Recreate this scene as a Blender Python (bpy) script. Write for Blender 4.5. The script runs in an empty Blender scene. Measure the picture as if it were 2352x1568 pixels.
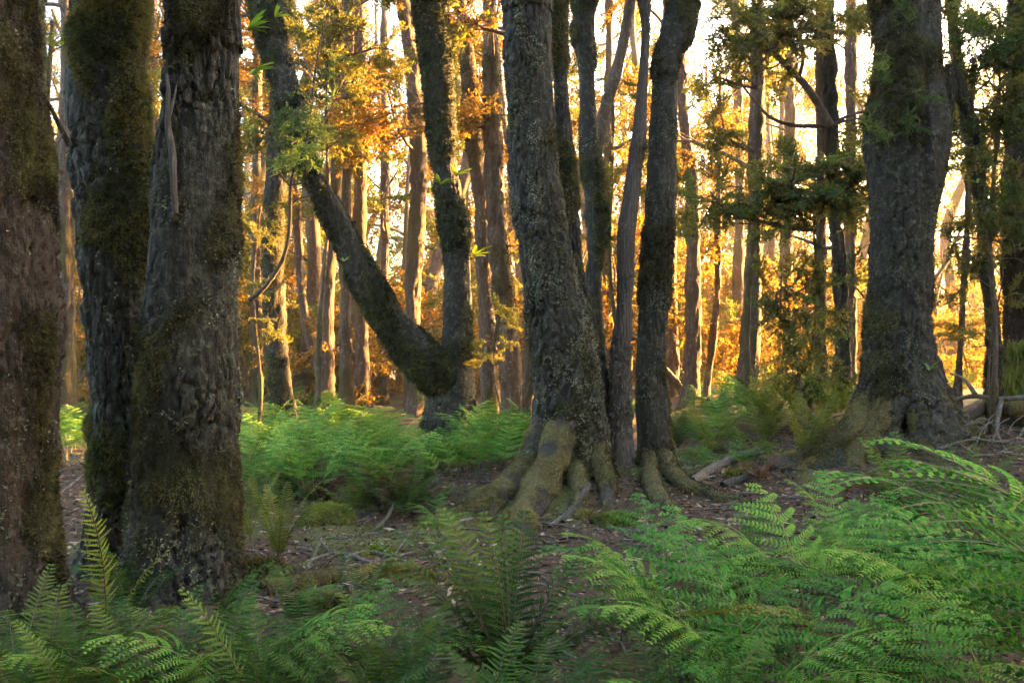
import bpy, math, random
import numpy as np
from mathutils import Vector, Matrix, Euler

random.seed(11)
rng = np.random.default_rng(11)
S = bpy.context.scene
COL = S.collection
R = math.radians

# ------------------------------------------------------------------ camera, sky, sun, exposure
CAM_H, FPX, CX, CY = 1.5, 1960.0, 1176.0, 784.0      # picture measured at 2352 x 1568
cam_d = bpy.data.cameras.new('camera'); cam = bpy.data.objects.new('camera', cam_d); COL.objects.link(cam)
cam.location = (0, 0, CAM_H); cam.rotation_euler = (R(90), 0, 0)
cam_d.sensor_width = 36; cam_d.lens = 36 * FPX / 2352; cam_d.clip_end = 900
S.camera = cam
SUN_AZ, SUN_EL = 62.0, 13.0
W = bpy.data.worlds.new('World'); S.world = W; W.use_nodes = True
_n = W.node_tree.nodes
sky = _n.new('ShaderNodeTexSky'); sky.sky_type = 'NISHITA'; sky.sun_disc = False
sky.sun_elevation = R(SUN_EL); sky.sun_rotation = R(SUN_AZ)
sky.air_density = 1.0; sky.dust_density = 5.0; sky.ozone_density = 0.3
_n['Background'].inputs[1].default_value = 0.062
W.node_tree.links.new(sky.outputs[0], _n['Background'].inputs[0])
sun_d = bpy.data.lights.new('sun', 'SUN'); sun = bpy.data.objects.new('sun', sun_d); COL.objects.link(sun)
sun_d.energy = 5.0; sun_d.angle = R(0.6); sun_d.color = (1.0, 0.46, 0.13)
_sv = Vector((math.sin(R(SUN_AZ)) * math.cos(R(SUN_EL)), math.cos(R(SUN_AZ)) * math.cos(R(SUN_EL)), math.sin(R(SUN_EL))))
sun.rotation_euler = _sv.to_track_quat('Z', 'Y').to_euler(); sun.location = _sv * 60
vs = S.view_settings
vs.view_transform = 'Standard'; vs.look = 'None'; vs.gamma = 1; vs.exposure = 4.95; vs.use_curve_mapping = False
S.render.engine = 'CYCLES'
cy = S.cycles
cy.max_bounces = 5; cy.diffuse_bounces = 2; cy.glossy_bounces = 2; cy.transmission_bounces = 4; cy.volume_bounces = 0
cy.caustics_reflective = False; cy.caustics_refractive = False; cy.sample_clamp_indirect = 5
cy.use_denoising = True; cy.use_adaptive_sampling = True; cy.adaptive_threshold = 0.012; cy.adaptive_min_samples = 16

# ------------------------------------------------------------------ noise
def _h(ix, iy, iz, s=0):
    n = (ix.astype(np.int64) * 374761393 + iy.astype(np.int64) * 668265263 + iz.astype(np.int64) * 2147483647 + s * 1274126177) & 0xffffffff
    n = ((n ^ (n >> 13)) * 1274126177) & 0xffffffff
    n = ((n ^ (n >> 16)) * 2246822519) & 0xffffffff
    return ((n ^ (n >> 15)) & 0xffffff) / float(0xffffff)
def vnoise(x, y, z, s=0):
    ix, iy, iz = np.floor(x), np.floor(y), np.floor(z)
    fx, fy, fz = x - ix, y - iy, z - iz
    fx = fx * fx * (3 - 2 * fx); fy = fy * fy * (3 - 2 * fy); fz = fz * fz * (3 - 2 * fz)
    r = 0
    for a in (0, 1):
        for b in (0, 1):
            for c in (0, 1):
                r = r + _h(ix + a, iy + b, iz + c, s) * (fx if a else 1 - fx) * (fy if b else 1 - fy) * (fz if c else 1 - fz)
    return r
def fbm(x, y, z, o=4, s=0, g=0.5):
    t, a, n = 0, 1.0, 0
    for i in range(o):
        t = t + a * vnoise(x * 2 ** i + 17.3 * i, y * 2 ** i + 5.1 * i, z * 2 ** i, s + i); n += a; a *= g
    return t / n
def sm(a, b, x):
    t = np.clip((x - a) / (b - a), 0, 1); return t * t * (3 - 2 * t)
def worley(u, v, per, s=0):
    iu, iv = np.floor(u), np.floor(v)
    f1 = np.full(u.shape, 9.0); f2 = np.full(u.shape, 9.0); cid = np.zeros(u.shape)
    z0 = np.zeros(u.shape)
    for a in (-1, 0, 1):
        for b in (-1, 0, 1):
            cu, cv = iu + a, iv + b
            hu = _h(np.mod(cu, per), cv, z0, s); hv = _h(np.mod(cu, per), cv, z0 + 1, s)
            d = np.hypot(cu + .1 + .8 * hu - u, cv + .1 + .8 * hv - v)
            k = d < f1
            f2 = np.where(k, f1, np.minimum(f2, d)); cid = np.where(k, _h(np.mod(cu, per), cv, z0 + 2, s), cid); f1 = np.where(k, d, f1)
    return f1, f2, cid

# ------------------------------------------------------------------ the lie of the land
def H(x, y):
    x = np.asarray(x, float); y = np.asarray(y, float)
    h = 0.05 * (fbm(x * .35 + 40, y * .35 + 9, x * 0, 3, 3) - .5) * 2 + .16 * (fbm(x * 1.1 + 4, y * 1.1, x * 0, 2, 31) - .5)
    h = h + 0.42 * sm(1.8, 4.6, x) * sm(5.0, 8.5, y)
    h = h + 0.17 * np.exp(-(((x - .5) / 1.5) ** 2 + ((y - 8.5) / 1.1) ** 2))
    h = h + 0.28 * np.exp(-(((x + 4.4) / 1.1) ** 2 + ((y - 8.6) / 1.6) ** 2))
    h = h - 0.035 * np.clip(y - 19, 0, 40)
    return h
def Hs(x, y): return float(H(x, y))
def P(px, py, d): return Vector(((px - CX) / FPX * d, d, CAM_H - (py - CY) / FPX * d))
def G(px, py):
    d = 6.0
    for _ in range(60):
        x = (px - CX) / FPX * d
        dn = (CAM_H - Hs(x, d)) * FPX / max(py - CY, 20); d = .5 * d + .5 * dn
    return Vector(((px - CX) / FPX * d, d, Hs((px - CX) / FPX * d, d)))
def GD(px, d):
    x = (px - CX) / FPX * d; return Vector((x, d, Hs(x, d)))

# ------------------------------------------------------------------ mesh helpers
def mk_mesh(name, V, F, mats, attrs=None, smooth=True, midx=None):
    V = np.asarray(V, np.float32); F = np.asarray(F, np.int32)
    me = bpy.data.meshes.new(name)
    nf, k = F.shape
    me.vertices.add(len(V)); me.vertices.foreach_set('co', V.ravel())
    me.loops.add(nf * k); me.loops.foreach_set('vertex_index', F.ravel())
    me.polygons.add(nf); me.polygons.foreach_set('loop_start', np.arange(0, nf * k, k, dtype=np.int32))
    me.polygons.foreach_set('loop_total', np.full(nf, k, np.int32))
    me.polygons.foreach_set('use_smooth', np.full(nf, smooth, bool))
    for m in (mats if isinstance(mats, (list, tuple)) else [mats]): me.materials.append(m)
    if midx is not None: me.polygons.foreach_set('material_index', np.asarray(midx, np.int32))
    for a, d in (attrs or {}).items():
        at = me.attributes.new(a, 'FLOAT', 'POINT'); at.data.foreach_set('value', np.asarray(d, np.float32))
    me.update(calc_edges=True)
    return me
def obj(name, me, parent=None, loc=(0, 0, 0), rot=None, scale=None):
    o = bpy.data.objects.new(name, me); COL.objects.link(o)
    if parent is not None: o.parent = parent
    o.location = loc
    if rot is not None: o.rotation_euler = rot
    if scale is not None: o.scale = scale if hasattr(scale, '__len__') else (scale,) * 3
    return o
def tag(o, label=None, cat=None, group=None, kind=None):
    if label: o['label'] = label
    if cat: o['category'] = cat
    if group: o['group'] = group
    if kind: o['kind'] = kind
    return o
def catmull(pts, n):
    pts = np.asarray(pts, float)
    d = np.r_[0, np.cumsum(np.linalg.norm(np.diff(pts[:, :3], axis=0), axis=1))]
    q = np.vstack([2 * pts[0] - pts[1], pts, 2 * pts[-1] - pts[-2]])
    s = np.linspace(0, d[-1], n); out = np.zeros((n, pts.shape[1]))
    i = np.clip(np.searchsorted(d, s, side='right') - 1, 0, len(pts) - 2)
    t = ((s - d[i]) / np.maximum(d[i + 1] - d[i], 1e-6))[:, None]
    p0, p1, p2, p3 = q[i], q[i + 1], q[i + 2], q[i + 3]
    out = .5 * (2 * p1 + (p2 - p0) * t + (2 * p0 - 5 * p1 + 4 * p2 - p3) * t ** 2 + (3 * p1 - p0 - 3 * p2 + p3) * t ** 3)
    return out
def frames(C, ref=(1, 0, 0)):
    T = np.gradient(C, axis=0); T /= np.linalg.norm(T, axis=1)[:, None] + 1e-9
    N = np.zeros_like(T); v = np.array(ref, float)
    for i in range(len(T)):
        v = v - T[i] * v.dot(T[i]); n = np.linalg.norm(v)
        if n < 1e-6: v = np.array([0.3, .5, .8]); v = v - T[i] * v.dot(T[i]); n = np.linalg.norm(v)
        v = v / n; N[i] = v
    return T, N, np.cross(T, N)
def grid_faces(n, m, off=0):
    i = np.arange(n - 1)[:, None] * m; j = np.arange(m)[None, :]; j2 = (j + 1) % m
    return np.stack([i + j, i + j2, i + m + j2, i + m + j], -1).reshape(-1, 4) + off
class Soup:                                   # quads collected into one mesh
    def __init__(s): s.V = []; s.F = []; s.M = []; s.A = []; s.n = 0
    def tube(s, pts, radii, sides=4, mat=1, a=.5):
        C = np.asarray(pts, float); T, N, B = frames(C, (.2, .3, .93))
        th = np.arange(sides) / sides * 2 * np.pi
        r = np.asarray(radii, float)[:, None, None]
        V = C[:, None] + r * (np.cos(th)[None, :, None] * N[:, None] + np.sin(th)[None, :, None] * B[:, None])
        s.V.append(V.reshape(-1, 3)); F = grid_faces(len(C), sides, s.n); s.F.append(F)
        s.M += [mat] * len(F); s.A.append(np.full(len(C) * sides, a)); s.n += len(C) * sides
    def leaves(s, Pn, D, Nn, L, Wd, mat=0, a=None, fold=.12, mid=.45):
        Pn = np.asarray(Pn, float); D = np.asarray(D, float); Nn = np.asarray(Nn, float)
        n = len(Pn); L = np.broadcast_to(L, n)[:, None]; Wd = np.broadcast_to(Wd, n)[:, None]
        D = D / (np.linalg.norm(D, axis=1)[:, None] + 1e-9)
        Sd = np.cross(D, Nn); Sd /= np.linalg.norm(Sd, axis=1)[:, None] + 1e-9
        Nn = np.cross(Sd, D)
        m = Pn + D * L * mid
        V = np.stack([Pn, m + Sd * Wd * .5 - Nn * Wd * fold, Pn + D * L - Nn * L * .06, m - Sd * Wd * .5 - Nn * Wd * fold], 1)
        s.V.append(V.reshape(-1, 3)); s.F.append(np.arange(4 * n).reshape(n, 4) + s.n)
        s.M += [mat] * n; s.A.append(np.repeat(a if a is not None else np.full(n, .5), 4)); s.n += 4 * n
    def mesh(s, name, mats, smooth=False):
        return mk_mesh(name, np.vstack(s.V), np.vstack(s.F), mats, {'rnd': np.concatenate(s.A)}, smooth, s.M)

# ------------------------------------------------------------------ materials
def mat_new(name):
    m = bpy.data.materials.new(name); m.use_nodes = True; m.node_tree.nodes.clear(); return m, m.node_tree.nodes, m.node_tree.links
def ramp(n, stops):
    r = n.new('ShaderNodeValToRGB'); e = r.color_ramp.elements
    while len(e) < len(stops): e.new(.5)
    for k, (p, c) in enumerate(stops): e[k].position = p; e[k].color = (*c, 1)
    return r
def noise(n, l, vec, scale, detail=4, rough=.6):
    t = n.new('ShaderNodeTexNoise'); t.inputs['Scale'].default_value = scale; t.inputs['Detail'].default_value = detail
    t.inputs['Roughness'].default_value = rough; l.new(vec, t.inputs['Vector']); return t
def mixc(n, l, fac, a, b):
    m = n.new('ShaderNodeMix'); m.data_type = 'RGBA'
    for s_, v in ((m.inputs[0], fac), (m.inputs[6], a), (m.inputs[7], b)):
        if hasattr(v, 'is_linked'): l.new(v, s_)
        elif isinstance(v, tuple): s_.default_value = (*v, 1)
        else: s_.default_value = v
    return m.outputs[2]
def math_(n, l, op, a, b=0.0):
    m = n.new('ShaderNodeMath'); m.operation = op
    for s_, v in ((m.inputs[0], a), (m.inputs[1], b)):
        if hasattr(v, 'is_linked'): l.new(v, s_)
        else: s_.default_value = v
    return m.outputs[0]
def leaf_mat(name, stops, trans=.45, gloss=.03, tint=(1.25, 1.2, .55), rough=.45, objvar=.36):
    m, n, l = mat_new(name)
    at = n.new('ShaderNodeAttribute'); at.attribute_name = 'rnd'
    oi = n.new('ShaderNodeObjectInfo')
    f = math_(n, l, 'ADD', at.outputs['Fac'], math_(n, l, 'MULTIPLY', math_(n, l, 'SUBTRACT', oi.outputs['Random'], .5), objvar * 2))
    r = ramp(n, stops); l.new(f, r.inputs[0])
    d = n.new('ShaderNodeBsdfDiffuse'); l.new(r.outputs[0], d.inputs[0])
    t = n.new('ShaderNodeBsdfTranslucent'); mm = n.new('ShaderNodeMix'); mm.data_type = 'RGBA'; mm.blend_type = 'MULTIPLY'; mm.inputs[0].default_value = 1
    l.new(r.outputs[0], mm.inputs[6]); mm.inputs[7].default_value = (*tint, 1); l.new(mm.outputs[2], t.inputs[0])
    x = n.new('ShaderNodeMixShader'); x.inputs[0].default_value = trans; l.new(d.outputs[0], x.inputs[1]); l.new(t.outputs[0], x.inputs[2])
    g = n.new('ShaderNodeBsdfGlossy'); g.inputs['Roughness'].default_value = rough; g.inputs[0].default_value = (.9, .9, .9, 1)
    y = n.new('ShaderNodeMixShader'); y.inputs[0].default_value = gloss; l.new(x.outputs[0], y.inputs[1]); l.new(g.outputs[0], y.inputs[2])
    o = n.new('ShaderNodeOutputMaterial'); l.new(y.outputs[0], o.inputs[0]); return m
def bark_mat(name, dark, mid, pale, mossA, mossB, lich=(.26, .29, .26), lich_t=.63, bump=.6, streak=(7, 7, 1.6)):
    m, n, l = mat_new(name)
    tc = n.new('ShaderNodeTexCoord'); v = tc.outputs['Object']
    mp = n.new('ShaderNodeMapping'); mp.inputs['Scale'].default_value = streak; l.new(v, mp.inputs[0])
    a = noise(n, l, mp.outputs[0], 3.4, 4, .7)
    b = noise(n, l, v, 2.2, 2, .6); c = noise(n, l, v, 42, 3, .7); dd = noise(n, l, v, 15, 3, .7)
    r = ramp(n, [(.30, dark), (.52, mid), (.72, pale)]); l.new(a.outputs[0], r.inputs[0])
    col = mixc(n, l, math_(n, l, 'MULTIPLY', b.outputs[0], .7), r.outputs[0], mid)
    lr = ramp(n, [(lich_t - .04, (0, 0, 0)), (lich_t + .03, (1, 1, 1))]); l.new(dd.outputs[0], lr.inputs[0])
    lm = math_(n, l, 'MULTIPLY', lr.outputs[0], math_(n, l, 'MULTIPLY', c.outputs[0], math_(n, l, 'MULTIPLY', b.outputs[0], 1.7)))
    col = mixc(n, l, lm, col, lich)
    at = n.new('ShaderNodeAttribute'); at.attribute_name = 'moss'
    mr = ramp(n, [(.35, mossA), (.68, mossB)]); l.new(c.outputs[0], mr.inputs[0])
    col = mixc(n, l, at.outputs['Fac'], col, mr.outputs[0])
    p = n.new('ShaderNodeBsdfPrincipled'); l.new(col, p.inputs['Base Color']); p.inputs['Roughness'].default_value = .82
    p.inputs['Specular IOR Level'].default_value = .35
    bp = n.new('ShaderNodeBump'); bp.inputs['Strength'].default_value = min(1, bump * 1.5); bp.inputs['Distance'].default_value = .045
    hs = math_(n, l, 'ADD', math_(n, l, 'MULTIPLY', a.outputs[0], .8), math_(n, l, 'MULTIPLY', c.outputs[0], .5)); l.new(hs, bp.inputs['Height'])
    l.new(bp.outputs[0], p.inputs['Normal'])
    o = n.new('ShaderNodeOutputMaterial'); l.new(p.outputs[0], o.inputs[0]); return m

M = {}
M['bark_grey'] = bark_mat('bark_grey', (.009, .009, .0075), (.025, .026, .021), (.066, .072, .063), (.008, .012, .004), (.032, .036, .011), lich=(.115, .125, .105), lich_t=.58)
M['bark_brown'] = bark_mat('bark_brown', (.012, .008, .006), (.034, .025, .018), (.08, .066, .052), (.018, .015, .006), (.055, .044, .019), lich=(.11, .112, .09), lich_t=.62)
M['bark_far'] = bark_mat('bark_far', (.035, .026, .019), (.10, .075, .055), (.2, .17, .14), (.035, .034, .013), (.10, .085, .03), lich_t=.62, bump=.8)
M['bark_root'] = bark_mat('bark_root', (.014, .012, .010), (.038, .034, .028), (.09, .085, .075), (.045, .044, .014), (.16, .145, .055), lich_t=.68)
M['dead_wood'] = bark_mat('dead_wood', (.025, .022, .02), (.085, .078, .072), (.2, .19, .18), (.03, .03, .02), (.06, .055, .03), lich_t=.72, streak=(16, 16, .7))
M['twig_grey'] = bark_mat('twig_grey', (.045, .04, .035), (.12, .11, .10), (.26, .26, .25), (.05, .06, .02), (.13, .14, .05), lich_t=.6, streak=(9, 9, 9))
M['twig'] = bark_mat('twig', (.02, .016, .012), (.05, .04, .03), (.1, .085, .07), (.03, .03, .01), (.06, .06, .02), lich_t=.7, bump=.2)
M['moss_dark'] = leaf_mat('moss_dark', [(.1, (.014, .026, .005)), (.45, (.045, .066, .011)), (.7, (.09, .105, .018)), (.95, (.15, .135, .034))], .3, .03, rough=.6)
M['moss_brown'] = leaf_mat('moss_brown', [(.1, (.016, .013, .006)), (.4, (.043, .038, .012)), (.7, (.082, .076, .022)), (.95, (.125, .125, .046))], .3, .02, rough=.6)
M['moss_gold'] = leaf_mat('moss_gold', [(.1, (.06, .055, .016)), (.5, (.14, .125, .04)), (.9, (.24, .22, .09))], .35, .02, rough=.6)
M['moss_green'] = leaf_mat('moss_green', [(.1, (.05, .075, .01)), (.5, (.12, .17, .02)), (.9, (.2, .24, .045))], .35, .02, rough=.6)
M['lichen'] = leaf_mat('lichen', [(.1, (.10, .11, .075)), (.5, (.18, .19, .135)), (.9, (.31, .33, .26))], .2, .02, rough=.7)
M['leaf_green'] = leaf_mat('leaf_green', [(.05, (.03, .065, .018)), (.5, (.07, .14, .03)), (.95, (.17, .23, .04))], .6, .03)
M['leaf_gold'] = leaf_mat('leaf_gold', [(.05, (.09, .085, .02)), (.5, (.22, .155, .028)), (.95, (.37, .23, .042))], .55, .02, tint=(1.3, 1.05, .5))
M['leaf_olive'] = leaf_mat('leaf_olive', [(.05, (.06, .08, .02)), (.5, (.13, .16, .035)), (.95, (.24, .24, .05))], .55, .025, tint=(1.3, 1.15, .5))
M['fern_bright'] = leaf_mat('fern_bright', [(.05, (.022, .095, .016)), (.5, (.062, .22, .032)), (.95, (.19, .38, .045))], .2, .008, tint=(1.2, 1.2, .4))
M['fern_dark'] = leaf_mat('fern_dark', [(.05, (.018, .052, .013)), (.5, (.045, .105, .022)), (.95, (.11, .17, .03))], .18, .010, tint=(1.2, 1.2, .4))
M['fern_yellow'] = leaf_mat('fern_yellow', [(.05, (.07, .12, .015)), (.5, (.14, .19, .025)), (.95, (.22, .23, .04))], .4, .02, tint=(1.2, 1.1, .4))
M['fern_dead'] = leaf_mat('fern_dead', [(.05, (.04, .018, .009)), (.5, (.09, .038, .018)), (.95, (.16, .075, .032))], .25, .02)
M['stem'] = leaf_mat('stem', [(.1, (.03, .022, .01)), (.5, (.07, .05, .02)), (.9, (.14, .11, .035))], .05, .05)
M['stem_green'] = leaf_mat('stem_green', [(.1, (.06, .08, .02)), (.5, (.13, .15, .035)), (.9, (.2, .19, .05))], .05, .05)
M['strap'] = leaf_mat('strap', [(.1, (.08, .17, .015)), (.5, (.15, .27, .03)), (.9, (.25, .33, .05))], .5, .07, tint=(1.2, 1.2, .35))
M['litter'] = leaf_mat('litter', [(.02, (.025, .013, .006)), (.35, (.085, .04, .016)), (.7, (.15, .082, .036)), (.97, (.30, .24, .17))], .1, .04)

def ground_mat():
    m, n, l = mat_new('forest_floor')
    tc = n.new('ShaderNodeTexCoord'); v = tc.outputs['Object']
    a = noise(n, l, v, 6, 8, .7); b = noise(n, l, v, 45, 6, .75); c = noise(n, l, v, .9, 4, .6)
    r = ramp(n, [(.3, (.014, .009, .005)), (.5, (.045, .027, .014)), (.72, (.11, .066, .035))]); l.new(b.outputs[0], r.inputs[0])
    at = n.new('ShaderNodeAttribute'); at.attribute_name = 'moss'
    g = ramp(n, [(.35, (.035, .045, .01)), (.7, (.13, .14, .03))]); l.new(b.outputs[0], g.inputs[0])
    col = mixc(n, l, at.outputs['Fac'], r.outputs[0], g.outputs[0])
    p = n.new('ShaderNodeBsdfPrincipled'); l.new(col, p.inputs['Base Color']); p.inputs['Roughness'].default_value = .9
    bp = n.new('ShaderNodeBump'); bp.inputs['Strength'].default_value = .8; bp.inputs['Distance'].default_value = .03
    l.new(math_(n, l, 'ADD', a.outputs[0], b.outputs[0]), bp.inputs['Height']); l.new(bp.outputs[0], p.inputs['Normal'])
    o = n.new('ShaderNodeOutputMaterial'); l.new(p.outputs[0], o.inputs[0]); return m
M['ground'] = ground_mat()

# ------------------------------------------------------------------ ground sheet
def axis(lo, hi, step, far):
    a = np.arange(lo, hi, step); g = step * 1.25 ** np.arange(1, 40); g = np.cumsum(g)
    up = hi + g[hi + g < far]; dn = lo - g[lo - g > -far][::-1]
    return np.r_[dn, a, up]
gx = axis(-9, 9, .07, 170); gy = axis(2.0, 17, .07, 170)
X, Y = np.meshgrid(gx, gy); X = X.ravel(); Y = Y.ravel()
def ground_moss(x, y):
    m = fbm(x * .9 + 3, y * .9, x * 0, 4, 21)
    for (a, b, r_) in ((-.95, 6.4, .5), (-.5, 6.9, .4), (.85, 7.3, .5), (-1.3, 7.6, .4), (2.1, 9.2, .6), (1.7, 8.4, .4), (-.2, 7.5, .5), (2.9, 8.2, .5)): m = m + .16 * np.exp(-((x - a) ** 2 + (y - b) ** 2) / r_ ** 2)
    return sm(.49, .60, m) * sm(5.0, 6.2, y)
Z = H(X, Y) + .05 * (fbm(X * 3, Y * 3, X * 0, 4, 5) - .5) + .03 * ground_moss(X, Y)
nx = len(gx); ny = len(gy)
ii = (np.arange(ny - 1)[:, None] * nx + np.arange(nx - 1)[None, :]).ravel()
tag(obj('ground', mk_mesh('ground', np.stack([X, Y, Z], 1), np.stack([ii, ii + 1, ii + nx + 1, ii + nx], 1), M['ground'], {'moss': ground_moss(X, Y)})),
    'brown forest floor of leaf litter and patchy moss', 'ground', kind='structure')

# ------------------------------------------------------------------ tufts (moss, lichen)
def tuft_mesh(name, Pn, Nn, mat, length, width, seed, blades=3, droop=.35, spread=.9, shade=None):
    g = np.random.default_rng(seed)
    Pn = np.repeat(Pn, blades, 0); Nn = np.repeat(Nn, blades, 0); n = len(Pn)
    Rn = g.normal(size=(n, 3)); Rn -= Nn * (Rn * Nn).sum(1)[:, None]
    D = Nn * g.uniform(.5, 1.1, (n, 1)) + Rn * spread * .6 + np.array([0, 0, -droop]) * g.uniform(.3, 1.3, (n, 1))
    D /= np.linalg.norm(D, axis=1)[:, None]
    Sd = np.cross(D, g.normal(size=(n, 3))); Sd /= np.linalg.norm(Sd, axis=1)[:, None] + 1e-9
    L = length * g.uniform(.5, 1.5, (n, 1)) * (.35 + 1.3 * fbm(Pn[:, 0] * 9, Pn[:, 1] * 9, Pn[:, 2] * 7, 2, seed + 8))[:, None]; w = width * g.uniform(.6, 1.4, (n, 1))
    J = g.normal(size=(n, 3)) * length * .35
    b = Pn + J - Nn * length * .15
    V = np.stack([b - Sd * w * .5, b + Sd * w * .5, b + D * L], 1).reshape(-1, 3)
    base = fbm(Pn[:, 0] * 5, Pn[:, 1] * 5, Pn[:, 2] * 5, 3, seed) if shade is None else shade
    rn = np.clip(.5 + (base - .5) * 2.3 + g.uniform(-.2, .2, n), 0, 1)
    return mk_mesh(name, V, np.arange(3 * n).reshape(n, 3), mat, {'rnd': np.repeat(rn, 3)}, False)

# ------------------------------------------------------------------ trunks
def normals(me):
    a = np.zeros(len(me.vertices) * 3, np.float32); me.vertices.foreach_get('normal', a); return a.reshape(-1, 3)
def trunk(parent, path, seg, step, mat, seed, name='trunk', lump=.09, plate=.012, plate_size=.05, flare=None, flare_h=.4,
          flare_ang=(), moss_bias=0., moss_freq=1.6, moss_thick=.02, moss_px=(), dents=(), moss_mat=None, tufts=0, tuft_len=.03,
          lichen=0, lichen_px=(), z_ref=None, ref=(1, 0, 0), gold=0, zfade=False):
    """path: rows x,y,z,r in world space, from the foot up. Returns centre line for limbs."""
    path = np.asarray(path, float)
    ln = np.linalg.norm(np.diff(path[:, :3], axis=0), axis=1).sum()
    n = max(6, int(ln / step)); C4 = catmull(path, n)
    cut = C4[:, 2] < .42 * C4[:, 1] + 2.1
    if not cut.all() and step < .06: C4 = np.vstack([C4[cut], C4[~cut][::8]]); n = len(C4)
    C = C4[:, :3]; r0 = np.maximum(C4[:, 3] - .55 * np.minimum(plate * 1.3 + moss_thick * .6 + tuft_len * (.4 if tufts else 0), C4[:, 3] * .3), .004)
    T, N, B = frames(C, ref)
    th = np.arange(seg) / seg * 2 * np.pi
    dirs = np.cos(th)[None, :, None] * N[:, None] + np.sin(th)[None, :, None] * B[:, None]
    rr = np.repeat(r0[:, None], seg, 1)
    z = C[:, 2:3] + 0 * th[None]
    zf = C[0, 2] + .25 if z_ref is None else z_ref
    if flare:
        prof = np.exp(-np.clip(z - zf, -.15, 9) / flare_h)
        lob = np.full((1, seg), .35)
        wa = np.arctan2(dirs[..., 1], dirs[..., 0])
        lb = np.full(wa.shape, .3)
        for a, k in flare_ang: lb = lb + k * np.clip(np.cos(wa - R(a)), 0, 1) ** 6
        rr = rr + flare * prof * lb
    Q = C[:, None] + dirs * rr[..., None]
    x, y, zz = Q[..., 0], Q[..., 1], Q[..., 2]
    rr = rr * (1 + lump * 2 * (fbm(x * 2.2, y * 2.2, zz * 1.1, 3, seed) - .5) + lump * .9 * (fbm(x * 7, y * 7, zz * 4, 3, seed + 9) - .5))
    # bark plates with open cracks
    rm = float(np.mean(r0)); per = max(6, round(2 * math.pi * rm / plate_size))
    sl = np.r_[0, np.cumsum(np.linalg.norm(np.diff(C, axis=0), axis=1))][:, None] + 0 * th[None]
    wob = fbm(x * 5, y * 5, zz * 3, 3, seed + 3) - .5; wob2 = fbm(x * 14, y * 14, zz * 9, 2, seed + 13) - .5
    f1, f2, cid = worley(th[None] / (2 * math.pi) * per + wob * 2.6 + wob2 * .9, sl / (plate_size * 2.7) + wob * 1.8 + wob2 * .8, per, seed)
    per2 = max(4, per // 2)
    g1, g2, gid = worley(th[None] / (2 * math.pi) * per2 + wob * 1.7 + wob2 * .5, sl / (plate_size * 7.) + wob * 1.2, per2, seed + 7)
    rough = .25 + 1.1 * sm(.35, .62, fbm(x * 1.7, y * 1.7, zz * .9, 3, seed + 21))
    pl = (sm(.02, .2, f2 - f1) * (.3 + 1.0 * cid) + 1.1 * sm(.0, .13, g2 - g1) * (.6 + .5 * gid) - 1.) * rough + .5 * (fbm(x * 45, y * 45, zz * 24, 2, seed + 4) - .5)
    ms = fbm(x * moss_freq, y * moss_freq, zz * moss_freq * .8, 4, seed + 40) + moss_bias
    lm = fbm(x * 4, y * 4, zz * 3, 3, seed + 60)
    Q = C[:, None] + dirs * rr[..., None]
    px = CX + FPX * Q[..., 0] / np.maximum(Q[..., 1], .1); py = CY - FPX * (Q[..., 2] - CAM_H) / np.maximum(Q[..., 1], .1)
    front = dirs[..., 1] < .15
    for (a, b, ra, rb, v) in moss_px: ms = ms + v * np.exp(-((px - a) / ra) ** 2 - ((py - b) / rb) ** 2) * np.where(front, 1, .4)
    for (a, b, ra, rb, v) in lichen_px: lm = lm + v * np.exp(-((px - a) / ra) ** 2 - ((py - b) / rb) ** 2)
    if zfade: ms = ms - .32 * sm(.4, .8, zz - H(x, y))
    mk = sm(.50, .60, ms)
    rr = rr + plate * 1.4 * pl * (1 - .75 * mk) + mk * moss_thick * (.3 + 1.1 * fbm(x * 16, y * 16, zz * 14, 3, seed + 70))
    for (a, b, ra, rb, v) in dents: rr = rr - v * np.exp(-((px - a) / ra) ** 2 - ((py - b) / rb) ** 2) * front
    rr = np.maximum(rr, .003)
    Q = C[:, None] + dirs * rr[..., None]
    loc = np.array(parent.location) if parent is not None else np.zeros(3)
    me = mk_mesh(name, Q.reshape(-1, 3) - loc, grid_faces(n, seg), mat, {'moss': mk.ravel() * .85})
    o = obj(name, me, parent)
    if tufts or lichen or gold:
        Nv = normals(me); Vw = Q.reshape(-1, 3); g = np.random.default_rng(seed + 5)
        Fq = grid_faces(n, seg); area = np.linalg.norm(np.cross(Vw[Fq[:, 2]] - Vw[Fq[:, 0]], Vw[Fq[:, 3]] - Vw[Fq[:, 1]]), axis=1)
        toc = np.array([0, 0, CAM_H]) - Vw[Fq[:, 0]]; toc /= np.linalg.norm(toc, axis=1)[:, None]
        vis = ((Nv[Fq[:, 0]] * toc).sum(1) > -.55) & (Vw[Fq[:, 0], 2] < .55 * Vw[Fq[:, 0], 1] + 1.9)
        def scat(w, k):
            w = w * area * vis; idx = g.choice(len(Fq), k, p=w / w.sum()); u = g.random((k, 2, 1)); f = Fq[idx]
            p = (Vw[f[:, 0]] * (1 - u[:, 0]) + Vw[f[:, 1]] * u[:, 0]) * (1 - u[:, 1]) + (Vw[f[:, 3]] * (1 - u[:, 0]) + Vw[f[:, 2]] * u[:, 0]) * u[:, 1]
            return p - loc, Nv[f[:, 0]]
        if tufts:
            p, q = scat(sm(.47, .58, ms).ravel()[Fq[:, 0]] + .012, tufts)
            tag(obj('moss', tuft_mesh('moss', p, q, moss_mat or M['moss_dark'], tuft_len * .72, tuft_len * .2, seed, 4), o), kind='stuff')
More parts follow.
